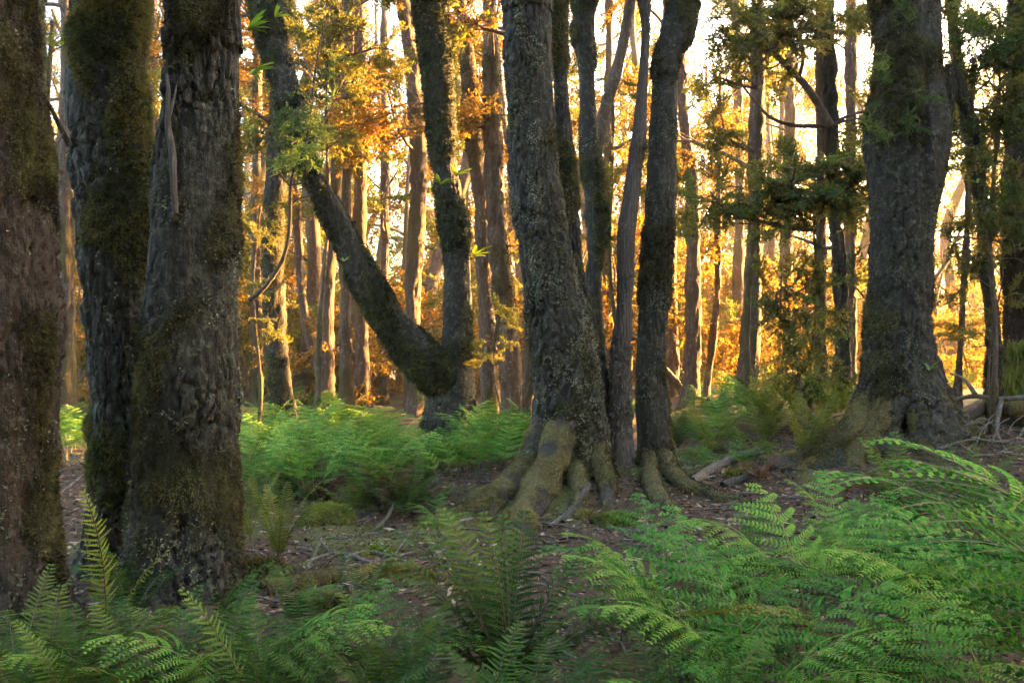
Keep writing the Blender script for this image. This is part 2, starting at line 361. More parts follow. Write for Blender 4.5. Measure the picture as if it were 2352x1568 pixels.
        if gold:
            p, q = scat(np.exp(-np.clip(zz - H(x, y), 0, 9) / .24).ravel()[Fq[:, 0]] * (.15 + sm(.42, .6, lm).ravel()[Fq[:, 0]]), gold)
            tag(obj('moss', tuft_mesh('moss', p, q, M['moss_gold'], .022, .008, seed + 2), o), kind='stuff')
        if lichen:
            p, q = scat(sm(.53, .66, lm).ravel()[Fq[:, 0]] + .003, lichen)
            tag(obj('lichen', tuft_mesh('lichen', p, q, M['lichen'], .015, .013, seed + 1, 4, .1, 1.3), o), kind='stuff')
    return C4

def px_path(rows, depth, top_z=None, top_dx=0., sink=.35, top_r=.6):
    """rows: (left px, right px, y px) from the top down -> world path from the foot up."""
    out = []
    for row in rows:
        l_, r_, yy = row[:3]; d = depth + (row[3] if len(row) > 3 else 0)
        c = P((l_ + r_) / 2, yy, d); out.append([c.x, c.y, c.z, (r_ - l_) / 2 / FPX * d])
    out = out[::-1]
    f = list(out[0]); f[2] -= sink; out.insert(0, f)
    if top_z:
        a, b = out[-2], out[-1]; dz = top_z - b[2]
        if dz > .3:
            k = dz / max(b[2] - a[2], .3); sl = .5
            out.append([b[0] + (b[0] - a[0]) * k * sl + top_dx, b[1] + (b[1] - a[1]) * k * sl, top_z, b[3] * top_r])
    return out
def foot(path):
    e = bpy.data.objects.new('tree', None); COL.objects.link(e); e.location = (path[1][0], path[1][1], path[1][2]); return e
def root(parent, pts, seed, mat='bark_root', tufts=2500, moss_mat='moss_gold', seg=40, bias=.15, tl=.024):
    """pts: world x,y,z,r rows"""
    a_, b_ = pts[-2], pts[-1]; pts = pts + [[b_[0] + (b_[0] - a_[0]) * .6, b_[1] + (b_[1] - a_[1]) * .6, Hs(b_[0], b_[1]) - .16 - b_[3], b_[3] * .7]]
    trunk(parent, pts, seg, .03, M[mat], seed, name='root', lump=.24, plate=.012, plate_size=.035, moss_bias=bias, moss_freq=3., moss_thick=.03,
          moss_mat=M[moss_mat], tufts=int(tufts * 1.5), tuft_len=tl, ref=(.2, .1, .97), zfade=True)
def groot(first, ground_pts):
    """first: world row; ground_pts: (px, py, r, height of the axis above ground)"""
    out = [first] if first else []
    for a, b, r_, up in ground_pts:
        g = G(a, b); out.append([g.x, g.y, g.z + up, r_])
    return out

# ------------------------------------------------------------------ leafy sprays, limbs
def make_spray(name, seed, leaf, mats, flat=.1, up=.0, dens=1.):
    g = np.random.default_rng(seed); s = Soup()
    Pn, D = [], []
    def twig(p, d, L, lvl):
        n = max(3, int(L / .05)); pts = [p]; dd = d.copy()
        for i in range(n):
            dd = dd + g.normal(size=3) * np.array([.16, .16, flat * .9]); dd[2] += up * .05; dd /= np.linalg.norm(dd)
            pts.append(pts[-1] + dd * L / n)
        pts = np.array(pts); r = .0075 * (L ** .8) if lvl else .010
        s.tube(pts[:: (1 if lvl == 0 else 2)] if len(pts) > 4 else pts[[0, -1]], np.linspace(r, r * .3, len(pts[:: (1 if lvl == 0 else 2)] if len(pts) > 4 else pts[[0, -1]])), 3, 1)
        if lvl < 2:
            st = (.055 if lvl == 0 else .045) / dens ** .5; q = L * (.12 if lvl == 0 else .2); sd = 1
            while q < L:
                i = min(int(q / L * n), n - 1); t = pts[i + 1] - pts[i]; t /= np.linalg.norm(t)
                a = sd * g.uniform(.6, 1.05); ca, sa = math.cos(a), math.sin(a)
                nd = np.array([t[0] * ca - t[1] * sa, t[0] * sa + t[1] * ca, t[2] + g.normal() * flat])
                ll = (L * (.5 - .38 * q / L) + .05) if lvl == 0 else g.uniform(.07, .15)
                twig(pts[i] + (pts[i + 1] - pts[i]) * g.random(), nd / np.linalg.norm(nd), ll * g.uniform(.75, 1.15), lvl + 1); q += st * g.uniform(.7, 1.4); sd = -sd
        if lvl >= 1:
            k = max(2, int(L / (leaf * .62) * dens)); sd = 1
            for j in range(k):
                q = (j + .7) / k * n; i = min(int(q), n - 1); t = pts[i + 1] - pts[i]; t = t / np.linalg.norm(t)
                a = sd * g.uniform(.5, 1.1); ca, sa = math.cos(a), math.sin(a); sd = -sd
                Pn.append(pts[i] + (pts[i + 1] - pts[i]) * (q - i)); D.append([t[0] * ca - t[1] * sa, t[0] * sa + t[1] * ca, t[2] + g.normal() * .45])
    twig(np.zeros(3), np.array([1., 0, 0]), 1.0, 0)
    n = len(Pn); Nn = np.array([0, -.0, 1.]) + g.normal(size=(n, 3)) * .75
    s.leaves(np.array(Pn), np.array(D), Nn, leaf * 1.15 * g.uniform(.7, 1.25, n), leaf * .72 * g.uniform(.8, 1.2, n), 0, g.random(n) * .7 + .15)
    return s.mesh(name, mats)
SPRAY = {}
for key, lf in (('green', .032), ('olive', .040), ('gold', .042)):
    SPRAY[key] = [make_spray('foliage_' + key, 100 + i, lf, [M['leaf_' + key], M['twig']], flat=(.13 + .07 * i), dens=1.35) for i in range(4)]
def make_limb(seed, mat):
    g = np.random.default_rng(seed); s = Soup()
    def br(p, d, L, r, lvl):
        n = 9 if lvl == 0 else 5; pts = [p]; dd = d.copy()
        for i in range(n):
            dd = dd + g.normal(size=3) * .17 + np.array([0, 0, .05]); dd /= np.linalg.norm(dd); pts.append(pts[-1] + dd * L / n)
        pts = np.array(pts); s.tube(pts, np.linspace(r, r * .25, len(pts)), 6 if lvl == 0 else 4, 0)
        if lvl < 2:
            for j in range(5 if lvl == 0 else 3):
                i = g.integers(2 if lvl == 0 else 1, n); t = pts[i] - pts[i - 1]; nd = t / np.linalg.norm(t) + g.normal(size=3) * np.array([.6, .6, .4])
                br(pts[i], nd / np.linalg.norm(nd), L * g.uniform(.3, .55), r * (1 - i / n * .7) * .55, lvl + 1)
    br(np.zeros(3), np.array([1., 0, 0]), 1., .022, 0)
    me = s.mesh('limb', [mat], True)
    me.attributes.new('moss', 'FLOAT', 'POINT'); return me
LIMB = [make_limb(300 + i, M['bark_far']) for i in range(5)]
KEYS = np.array([[(px_ - CX) / FPX * d_, d_, z_] for px_, d_ in ((166, 15.5), (840, 18.5), (972, 17.5), (1205, 14.8), (1606, 16.5), (1655, 17.5), (1735, 15.5), (1948, 14.), (660, 15.5), (760, 18.), (1545, 19.), (1815, 21.), (1222, 14.)) for z_ in (.7, 1.6, 2.6, 3.6)])
_sd = np.array(_sv)
def in_beam(p, rad):
    v = np.asarray(p, float) - KEYS; t_ = v @ _sd; dd = np.linalg.norm(v - t_[:, None] * _sd, axis=1)
    return bool(((t_ > .3) & (dd < rad)).any())
def orient(az, el, roll=0.): return Euler((roll, -el, az), 'XYZ')
def dvec(az, el): return Vector((math.cos(az) * math.cos(el), math.sin(az) * math.cos(el), math.sin(el)))
def on_path(C4, z):
    i = int(np.argmin(np.abs(C4[:, 2] - z))); return Vector(C4[i, :3]), C4[i, 3]
def hang(o, limb):                            # a leafy spray belongs to its limb
    o.parent = limb; o.matrix_parent_inverse = Matrix.LocRotScale(limb.location, limb.rotation_euler, limb.scale).inverted()
def add_sprays(e, at, az, n, key, sc, g, spread=.9, tilt=.25, limb=None):
    for k in range(n):
        a = az + g.uniform(-spread, spread)
        if at[1] > 12.6 and in_beam(np.array(at) + .4 * sc * np.array([math.cos(a), math.sin(a), 0]), .42 * sc): continue
        m = SPRAY[key][g.integers(0, 4)]
        o = obj('foliage', m, e, Vector(at) - e.location, orient(a, g.uniform(-tilt, tilt) - .05, g.uniform(-.4, .4)), sc * g.uniform(.75, 1.3))
        if limb: hang(o, limb)
def dress(e, C4, seed, nlimb, z0, z1, key, length=(1., 2.4), sc=1.2, per=(2, 4), el=(.1, .7), az_c=None, az_s=math.pi):
    g = np.random.default_rng(seed)
    for k in range(nlimb):
        z = z0 + (z1 - z0) * (k + g.random()) / nlimb
        p, r_ = on_path(C4, z); az = (g.uniform(-math.pi, math.pi) if az_c is None else az_c + g.uniform(-az_s, az_s)); L = g.uniform(*length); ee = g.uniform(*el)
        lb_ = obj('limb', LIMB[g.integers(0, 5)], e, p - e.location, orient(az, ee, g.uniform(-3, 3)), L)
        kk = key if isinstance(key, str) else key[g.integers(0, len(key))]
        for t in np.linspace(.45, 1., g.integers(*per) + 1):
            add_sprays(e, p + dvec(az, ee) * L * t, az + g.uniform(-1.1, 1.1), 1, kk, sc * (1.15 - .35 * t), g, limb=lb_)

# ================================================================== FOREGROUND TREES
def finish(e, name, label, cat='tree', group=None): e.name = name; tag(e, label, cat, group)

# shaggy trunk cut by the frame on the left
p = px_path([(-145, 66, -60), (-140, 72, 0), (-135, 88, 200), (-120, 106, 350), (-105, 120, 500), (-95, 136, 700), (-95, 132, 880), (-105, 114, 1050), (-110, 112, 1200), (-125, 128, 1330), (-150, 150, 1430)], 4.5, 9)
t = foot(p)
c = trunk(t, p, 150, .022, M['bark_brown'], 1, lump=.13, plate=.018, plate_size=.05, flare=.12, flare_h=.25, flare_ang=((-100, 1.), (-40, 1.2), (30, 1)), moss_bias=-.025,
          moss_freq=2.2, moss_thick=.035, moss_px=((85, 780, 50, 90, .2), (70, 370, 40, 60, .2), (100, 1000, 40, 200, .12)), moss_mat=M['moss_brown'], tufts=21000, tuft_len=.026, lichen=1500,
          lichen_px=((60, 1130, 50, 60, .15), (45, 270, 40, 60, .12)), dents=((60, 1230, 18, 160, .05), (75, 450, 12, 220, .03)))
dress(t, c, 5, 4, 5.2, 8.5, 'green', (1.2, 2.2), 1.2, az_c=math.pi, az_s=1.2)
s_ = Soup(); s_.tube([P(100, 215, 4.8), P(118, 250, 4.95), P(140, 295, 5.05), P(158, 332, 5.15)], [.009, .012, .016, .02], 10, 0)
s_.tube([P(146, 305, 5.05), P(128, 340, 5.0), P(108, 352, 4.9)], [.006, .005, .003], 6, 0)
ow = s_.mesh('limb', [M['dead_wood']], True); ow.transform(Matrix.Translation(-t.location)); obj('limb', ow, t)
finish(t, 'beech_tree', 'massive brown shaggy-mossed trunk cut off by the left edge of the picture')

# twin-stemmed tree: left stem under dark moss, right stem with cracked bark
pa = px_path([(165, 333, -60), (163, 334, 0), (155, 335, 100), (148, 336, 200), (154, 338, 262), (163, 344, 330), (168, 354, 420), (178, 356, 520), (192, 350, 680), (203, 345, 850), (208, 345, 1000), (212, 340, 1090), (203, 325, 1180), (195, 320, 1290)], 5.6, 9.5)
t = foot(pa)
c1 = trunk(t, pa, 150, .022, M['bark_grey'], 2, lump=.08, plate=.016, plate_size=.05, flare=.10, flare_h=.2, flare_ang=((-110, 1), (180, 1), (-60, .6)), moss_bias=-.02, moss_freq=1.7,
           moss_thick=.045, moss_px=((240, 100, 110, 170, .2), (260, 480, 100, 160, .16), (310, 620, 50, 120, .15), (235, 210, 16, 45, -.4), (280, 950, 70, 120, -.12), (230, 770, 60, 120, -.12)),
           moss_mat=M['moss_dark'], tufts=30000, tuft_len=.03, lichen=700)
pb = px_path([(388, 562, -60), (384, 560, 0), (378, 556, 100), (382, 553, 200), (372, 552, 300), (356, 551, 400), (345, 550, 500), (336, 553, 650), (325, 552, 800), (316, 547, 950), (303, 541, 1060), (298, 545, 1150), (294, 542, 1250), (290, 550, 1360)], 5.15, 9.5)
c2 = trunk(t, pb, 170, .018, M['bark_grey'], 3, lump=.09, plate=.02, plate_size=.045, flare=.10, flare_h=.2, flare_ang=((-90, .8), (-30, 1.2), (-150, .8)), moss_bias=-.115, moss_freq=1.9,
           moss_thick=.035, moss_px=((420, 70, 60, 110, .25), (395, 400, 30, 160, .16), (505, 560, 45, 70, .24), (390, 800, 70, 90, .16), (545, 870, 25, 200, .12), (480, 300, 40, 160, -.15), (430, 700, 40, 40, .1), (330, 1000, 30, 160, .1)),
           dents=((415, 1225, 17, 48, .11), (330, 1150, 10, 120, .03)), moss_mat=M['moss_brown'], tufts=17000, tuft_len=.028, lichen=2200, lichen_px=((400, 560, 60, 200, .06), (430, 900, 70, 200, .06)))
dress(t, c1, 6, 4, 6, 9.3, 'green', (1.2, 2.2), 1.2, az_c=2.8, az_s=1.3); dress(t, c2, 7, 4, 6, 9.3, 'green', (1.2, 2.2), 1.2, az_c=2.2, az_s=1)
root(t, groot([-2.0, 5.0, .16, .1], [(545, 1320, .09, .03), (580, 1330, .07, .02), (640, 1335, .045, 0)]), 31, tufts=1800, moss_mat='moss_brown')
finish(t, 'beech_tree', 'twin-stemmed beech, left stem dark with moss, right stem cracked grey bark, hollow cleft between')
s_ = Soup(); q_ = [P(383, 170, 4.93), P(387, 215, 4.9), P(386, 290, 4.88), P(396, 350, 4.87), P(399, 420, 4.86), P(403, 490, 4.86)]
s_.tube(catmull([list(v) for v in q_], 24), np.r_[np.linspace(.008, .019, 12), np.linspace(.019, .016, 12)] * (1 + .2 * np.random.default_rng(3).random(24)), 9, 0)
s_.tube([P(388, 270, 4.88), P(400, 225, 4.9), P(408, 185, 4.92)], [.011, .008, .003], 6, 0)
tag(obj('broken_stick', s_.mesh('broken_stick', [M['dead_wood']], True)), 'bare broken stick hanging upright against the cracked grey stem', 'stick')

# forked mossy tree
dF = 13.0
pU = px_path([(948, 1022, -60), (948, 1024, 0), (960, 1036, 100), (972, 1045, 200), (980, 1048, 300), (990, 1052, 380), (1002, 1066, 460), (1006, 1080, 520), (1014, 1084, 600), (1012, 1088, 700), (1006, 1088, 800), (984, 1096, 880), (974, 1100, 950), (968, 1106, 1010)], dF, 12)
t = foot(pU)
c1 = trunk(t, pU, 90, .035, M['bark_grey'], 4, lump=.11, plate=.018, plate_size=.07, flare=.06, flare_h=.25, flare_ang=((-90, 1), (0, .6), (180, .6)), moss_bias=.02, moss_freq=1.4, moss_thick=.05,
           moss_px=((1000, 20, 40, 60, .2), (1030, 260, 30, 60, .15), (1060, 520, 30, 60, .15), (1035, 950, 40, 60, -.2)), tufts=14000, tuft_len=.05, lichen=800, moss_mat=M['moss_dark'])
lean = [(1046, 905, 32), (1016, 868, 46), (976, 832, 49), (925, 775, 44), (872, 702, 40), (832, 630, 36), (795, 555, 32), (760, 485, 30), (728, 420, 27), (704, 376, 26), (684, 300, 30), (662, 220, 30), (636, 130, 31), (612, 50, 30), (598, -10, 28), (585, -70, 27)]
pl_ = []
for i, (a, b, w) in enumerate(lean):
    v = P(a, b, dF - .12 * min(i, 8)); pl_.append([v.x, v.y, v.z, w / FPX * 12.5])
pl_.append([pl_[-1][0] - .3, pl_[-1][1], 10.5, .12])
c2 = trunk(t, pl_, 80, .035, M['bark_grey'], 5, lump=.13, plate=.016, plate_size=.07, moss_bias=.10, moss_freq=1.6, moss_thick=.05, moss_mat=M['moss_dark'], tufts=18000, tuft_len=.05, lichen=1000,
           lichen_px=((880, 735, 40, 30, .2),), moss_px=((950, 790, 60, 40, .15), (640, 130, 40, 120, .1)))
lb = [(572, 690), (600, 668), (622, 642), (645, 605), (660, 560), (666, 500), (668, 430), (678, 385), (700, 345), (712, 270), (722, 180), (735, 100), (752, 40)]
s_ = Soup(); s_.tube(catmull([list(P(a, b, 11.2)) for a, b in lb], 60), np.linspace(.03, .011, 60), 7, 0)
for q_ in ([(668, 430), (640, 390), (632, 340), (645, 300)], [(668, 425), (690, 420), (706, 395), (722, 380), (735, 365)], [(706, 300), (740, 280), (770, 230)], [(722, 180), (700, 140), (690, 90)], [(640, 380), (620, 360), (600, 350)], [(668, 470), (690, 455), (715, 450)]):
    s_.tube(catmull([list(P(a, b, 11.2 + random.uniform(-.2, .2))) for a, b in q_], 16), np.linspace(.014, .004, 16), 5, 0)
ow = s_.mesh('branch', [M['twig']], True); ow.transform(Matrix.Translation(-t.location)); obj('branch', ow, t)
g = np.random.default_rng(77)
for a, b in [(640, 300), (620, 340), (600, 300), (680, 250), (720, 200), (655, 360), (700, 310), (630, 390), (600, 260), (750, 250), (690, 150), (740, 110), (590, 370), (670, 330), (720, 330)]:
    add_sprays(t, P(a, b, 11.3 + g.uniform(-.4, .5)), g.uniform(-3, 3), 1, 'green', .62, g, tilt=.35)
dress(t, c1, 8, 5, 7, 11.6, 'olive', (1.2, 2.4), 1.3)
finish(t, 'forked_beech', 'mossy forked beech, one limb leaning far over to the left above the ferns')

# central tree with spreading roots, second stem behind
d5 = 8.5
p5 = px_path([(1152, 1266, -60), (1155, 1268, 0), (1157, 1272, 120), (1160, 1277, 250), (1170, 1290, 400), (1182, 1305, 520), (1198, 1326, 640), (1212, 1358, 760), (1220, 1378, 850), (1225, 1396, 950), (1222, 1402, 1030), (1215, 1405, 1110)], d5, 9.5)
t = foot(p5)
c1 = trunk(t, p5, 150, .022, M['bark_grey'], 6, lump=.05, plate=.02, plate_size=.075, flare=.24, flare_h=.26, flare_ang=((-140, 1.3), (-105, 1.2), (-50, 1), (180, .9)), moss_bias=-.13, moss_freq=1.8, moss_thick=.03,
           moss_px=((1350, 850, 40, 150, .16), (1300, 1020, 90, 90, .18), (1235, 1050, 30, 60, .2), (1290, 620, 25, 150, .08)), moss_mat=M['moss_brown'], tufts=13000, tuft_len=.028,
           lichen=12000, gold=8000, lichen_px=((1340, 800, 45, 200, .2), (1310, 600, 30, 160, .12), (1300, 950, 60, 100, .12), (1210, 300, 60, 250, .04)))
p5b = px_path([(1262, 1300, -60), (1265, 1302, 0), (1268, 1306, 200), (1282, 1326, 400), (1300, 1340, 600), (1330, 1372, 760), (1350, 1398, 860), (1352, 1404, 960)], d5 + .35, 9)
c2 = trunk(t, p5b, 70, .03, M['bark_grey'], 7, lump=.1, plate=.012, plate_size=.05, moss_bias=.02, moss_thick=.03, tufts=6000, tuft_len=.035, moss_mat=M['moss_dark'], lichen=500)
root(t, [[P(1290, 900, 8.5).x, 8.5, .98, .2], [P(1245, 1000, 8.35).x, 8.35, .56, .17]] + groot([P(1212, 1070, 8.2).x, 8.2, .30, .14], [(1165, 1140, .13, .06), (1110, 1172, .095, .03), (1050, 1192, .07, .02), (990, 1205, .04, .0), (930, 1222, .025, -.02)]), 32, tufts=3500)
root(t, [[P(1315, 860, 8.45).x, 8.45, 1.1, .22], [P(1295, 970, 8.25).x, 8.25, .66, .19]] + groot([P(1266, 1065, 8.0).x, 8.0, .36, .17], [(1238, 1145, .17, .05), (1205, 1200, .14, .0), (1185, 1255, .13, -.05)]), 33, tufts=5000, seg=52)
root(t, groot([P(1160, 1125, 8.1).x, 8.0, .16, .07], [(1130, 1190, .05, .02), (1075, 1215, .04, .0), (1010, 1235, .03, -.01)]), 34, tufts=1500)
root(t, [[P(1330, 900, 8.45).x, 8.45, 1., .18], [P(1355, 1000, 8.3).x, 8.3, .52, .13]] + groot(None, [(1390, 1105, .08, .05), (1395, 1150, .09, -.02)]), 35, tufts=2600, moss_mat='moss_brown')
root(t, [[P(1315, 900, 8.45).x, 8.45, .95, .18], [P(1318, 1030, 8.25).x, 8.25, .42, .11]] + groot(None, [(1330, 1135, .06, .03), (1325, 1175, .06, -.02)]), 36, tufts=2000, moss_mat='moss_brown')
dress(t, c1, 9, 5, 6.4, 9.3, ('green', 'olive'), (1.2, 2.2), 1.2, az_c=1.6, az_s=1.6)
finish(t, 'beech_tree', 'central grey-barked beech with pale lichen and broad mossy roots')

# slim stem behind, dead stem, right stem of the clump
p6 = px_path([(1320, 1368, -60), (1318, 1368, 0), (1311, 1370, 85), (1324, 1370, 160), (1328, 1374, 280), (1336, 1386, 400), (1342, 1396, 500), (1346, 1392, 590), (1340, 1386, 650), (1352, 1390, 760), (1366, 1400, 860), (1374, 1408, 980)], 9.6, 10.5)
t = foot(p6)
c = trunk(t, p6, 72, .03, M['bark_grey'], 8, lump=.12, plate=.006, plate_size=.07, moss_bias=-.01, moss_thick=.04, tufts=8000, tuft_len=.035, lichen=600, moss_px=((1380, 560, 15, 90, .2), (1320, 80, 15, 30, .3), (1350, 300, 20, 80, -.2)))
s_ = Soup(); s_.tube(catmull([list(P(a, b, 10.1)) for a, b in [(1362, 400), (1378, 300), (1390, 250), (1410, 185), (1430, 105), (1442, 40), (1455, -40), (1470, -160)]], 40), np.linspace(.075, .05, 40) * (1 + .15 * g.random(40)), 10, 0)
ow = s_.mesh('limb', [M['bark_far']], True); ow.transform(Matrix.Translation(-t.location)); obj('limb', ow, t)
dress(t, c, 10, 4, 6, 10, 'olive', (1.2, 2.2), 1.2)
finish(t, 'beech_tree', 'slim mossy beech stem rising just behind the central tree')

p7 = px_path([(1468, 1492, -60), (1469, 1491, 0), (1473, 1493, 60), (1469, 1491, 140), (1459, 1489, 220), (1450, 1488, 300), (1440, 1476, 380), (1428, 1472, 450), (1414, 1462, 530), (1414, 1460, 620), (1412, 1454, 700), (1402, 1452, 800), (1396, 1452, 900), (1394, 1456, 1000), (1390, 1460, 1080)], 8.75, 7.5)
t = foot(p7)
trunk(t, p7, 72, .022, M['dead_wood'], 9, lump=.22, plate=.012, plate_size=.03, moss_bias=-.2, moss_px=((1440, 960, 40, 60, .15),), moss_thick=.02, tufts=700, tuft_len=.025, lichen=500)
finish(t, 'dead_tree', 'thin bare dead stem of weathered grey wood standing inside the central clump')

p8 = px_path([(1545, 1618, -60), (1532, 1606, 0), (1510, 1592, 75), (1496, 1566, 150), (1490, 1560, 250), (1484, 1558, 380), (1477, 1554, 500), (1468, 1544, 640), (1460, 1532, 760), (1456, 1530, 850), (1456, 1540, 950), (1462, 1542, 1030), (1462, 1552, 1095)], 8.9, 8.5, top_dx=.5)
t = foot(p8)
c = trunk(t, p8, 110, .025, M['bark_grey'], 10, lump=.10, plate=.010, plate_size=.05, flare=.10, flare_h=.15, flare_ang=((-30, 1.3), (-90, 1), (-150, .7)), moss_bias=.0, moss_thick=.035, moss_mat=M['moss_brown'],
          tufts=12000, tuft_len=.03, lichen=2500, moss_px=((1500, 130, 20, 60, .25), (1475, 700, 15, 250, .15), (1500, 1000, 40, 60, -.15), (1540, 100, 25, 60, -.25)))
root(t, [[P(1500, 930, 8.9).x, 8.9, .85, .12], [P(1520, 1030, 8.82).x, 8.82, .36, .095]] + groot(None, [(1560, 1118, .07, .05), (1610, 1135, .055, .03), (1660, 1148, .04, .01), (1720, 1158, .03, -.01)]), 37, tufts=2000, moss_mat='moss_brown')
root(t, [[P(1495, 930, 8.9).x, 8.9, .85, .12], [P(1492, 1040, 8.8).x, 8.8, .32, .085]] + groot(None, [(1500, 1130, .07, .04), (1535, 1165, .05, 0), (1560, 1190, .03, -.02)]), 38, tufts=1500, moss_mat='moss_brown')
dress(t, c, 12, 3, 6, 8.2, 'green', (1, 1.8), 1.1)
finish(t, 'beech_tree', 'dark moss-flecked stem bending right at its top, beside the bare dead stem')

# burly tree on the right
d9 = 9.4
p9 = px_path([(2003, 2148, -60), (2005, 2150, 0), (2010, 2153, 110), (2006, 2166, 200), (1988, 2178, 270), (1984, 2180, 330), (1990, 2166, 420), (1996, 2148, 500), (1997, 2141, 600), (1992, 2140, 700), (1984, 2142, 800), (1976, 2152, 870), (1965, 2170, 930), (1960, 2176, 1000)], d9, 9.5)
t = foot(p9)
c = trunk(t, p9, 160, .022, M['bark_grey'], 11, lump=.10, plate=.026, plate_size=.09, flare=.30, flare_h=.26, flare_ang=((-160, 1.2), (-110, .9), (-70, .8), (-20, 1.1), (180, .8)), moss_bias=-.09, moss_freq=1.5, moss_thick=.05,
          moss_px=((2060, 100, 90, 130, .1), (2100, 300, 70, 100, .12), (2010, 290, 40, 60, .16), (2060, 880, 90, 60, .16), (2100, 400, 30, 100, .1)), moss_mat=M['moss_brown'], tufts=24000, tuft_len=.035, lichen=6000, gold=7000,
          lichen_px=((2090, 450, 60, 200, .05), (2050, 750, 60, 160, .08)), dents=((2086, 990, 17, 34, .32), (2150, 60, 14, 90, -.05), (2125, 300, 10, 200, .06)))
def r9(ups, pts, sd, tu, mm):
    root(t, [[*P(a_, b_, d9 + o_), r_] for a_, b_, o_, r_ in ups] + groot(None, pts), sd, tufts=tu, moss_mat=mm)
r9([(2055, 820, .0, .12), (2030, 880, -.05, .13), (1990, 950, -.2, .16), (1948, 1005, -.4, .15)], [(1905, 1040, .15, .04), (1868, 1068, .10, .0), (1830, 1085, .04, -.03)], 39, 5200, 'moss_gold')
r9([(2060, 830, .0, .12), (2045, 900, -.18, .13), (2018, 975, -.4, .14)], [(1980, 1035, .15, .03), (1965, 1065, .06, -.02)], 40, 3200, 'moss_gold')
r9([(2085, 840, -.15, .12), (2100, 900, -.38, .12), (2110, 960, -.5, .11)], [(2120, 1020, .09, .02), (2130, 1050, .06, -.02)], 41, 2400, 'moss_brown')
r9([(2085, 830, .0, .14), (2120, 890, -.15, .15), (2160, 945, -.25, .17)], [(2205, 1000, .13, .03), (2245, 1020, .05, -.01)], 42, 2800, 'moss_brown')
s_ = Soup(); s_.tube(catmull([list(P(a, b, 9.7)) for a, b in [(2150, 330), (2172, 230), (2180, 165), (2205, 210), (2235, 290), (2250, 330)]], 30), np.linspace(.12, .045, 30) * (1 + .25 * g.random(30)), 12, 0)
ow = s_.mesh('limb', [M['bark_grey']], True); ow.transform(Matrix.Translation(-t.location)); obj('limb', ow, t)
for a, b in [(1990, 250), (2010, 290), (2030, 200), (2060, 310), (2085, 205), (2000, 180), (2040, 110), (2090, 60), (2020, 320), (2075, 250)]:
    add_sprays(t, P(a, b, d9 - .45), -1.6 + g.uniform(-1.3, 1.3), 1, 'green', .36, g, tilt=.3)
dress(t, c, 13, 6, 6, 9.3, 'green', (1.2, 2.4), 1.3)
finish(t, 'beech_tree', 'burly swollen-topped beech with a dark hollow between its mossy roots')

p10 = px_path([(2330, 2500, -60), (2330, 2500, 0), (2326, 2500, 200), (2312, 2490, 380), (2304, 2480, 500), (2312, 2480, 620), (2320, 2480, 720), (2312, 2480, 850), (2290, 2500, 960)], 11.2, 10)
t = foot(p10)
c = trunk(t, p10, 90, .035, M['bark_brown'], 12, lump=.10, plate=.02, plate_size=.07, flare=.15, flare_h=.3, flare_ang=((-150, 1), (-90, 1)), moss_bias=.03, moss_thick=.05, moss_mat=M['moss_brown'], tufts=9000, tuft_len=.045)
p_ = np.array([P(2335 + g.uniform(-18, 25), 800 + g.uniform(-10, 110), 10.75 + g.uniform(-.05, .05)) for _ in range(1500)])
tag(obj('moss', tuft_mesh('moss', p_ - np.array(t.location), np.tile(np.array([-.3, -.7, -.6]), (1500, 1)), M['moss_green'], .10, .012, 91, 4, 1.6, .4), t), kind='stuff')
dress(t, c, 14, 5, 6, 9.6, 'green', (1.2, 2.4), 1.3)
finish(t, 'beech_tree', 'brown trunk cut off by the right edge, draped with yellow-green moss')

# mossy stump-like foot behind the left trunk
pm = px_path([(60, 110, 600), (66, 116, 760), (78, 128, 880), (88, 140, 1000), (92, 152, 1085)], 8.6, 10)
t = foot(pm); c = trunk(t, pm, 70, .03, M['bark_grey'], 14, lump=.13, plate=.01, flare=.12, flare_h=.15, flare_ang=((-40, 1.2), (-120, 1)), moss_bias=.1, moss_thick=.04, moss_mat=M['moss_dark'], tufts=4500, tuft_len=.04)
finish(t, 'beech_tree', 'mossy-footed stem half hidden behind the massive left-edge trunk')

# ================================================================== MIDDLE AND BACK TREES
LAND = [(-400, 140, 'left of the twin-stemmed beech'), (140, 215, 'in the gap left of the twin stems'), (215, 555, 'behind the twin stems'), (555, 800, 'between twin stems and leaning limb'),
        (800, 985, 'under the leaning limb'), (985, 1095, 'behind the forked beech'), (1095, 1225, 'between forked and central beech'), (1225, 1545, 'behind the central clump'),
        (1545, 1760, 'just right of the central clump'), (1760, 1985, 'just left of the burly beech'), (1985, 2150, 'behind the burly beech'), (2150, 3000, 'right of the burly beech')]
ORD = ['first', 'second', 'third', 'fourth', 'fifth', 'sixth', 'seventh', 'eighth', 'ninth', 'tenth', 'eleventh', 'twelfth', 'thirteenth', 'fourteenth', 'fifteenth', 'sixteenth', 'seventeenth', 'eighteenth', 'nineteenth', 'twentieth']
AUTO = []
def auto(e, phrase, cat, group): AUTO.append((e, phrase, cat, group))
def flush_auto():
    zones = {}
    for e, ph, cat, grp in AUTO:
        px = CX + FPX * e.location.x / max(e.location.y, .5)
        z = next((nm for a, b, nm in LAND if a <= px < b), LAND[-1][2] if px > 0 else LAND[0][2])
        zones.setdefault((ph, z), []).append((px, e, cat, grp))
    for (ph, z), lst in zones.items():
        lst.sort(key=lambda q: q[0])
        for i, (px, e, cat, grp) in enumerate(lst):
            lab = f'{ph} {z}' + ('' if len(lst) == 1 else f', {ORD[min(i, 19)]} from left')
            tag(e, lab, cat, grp)

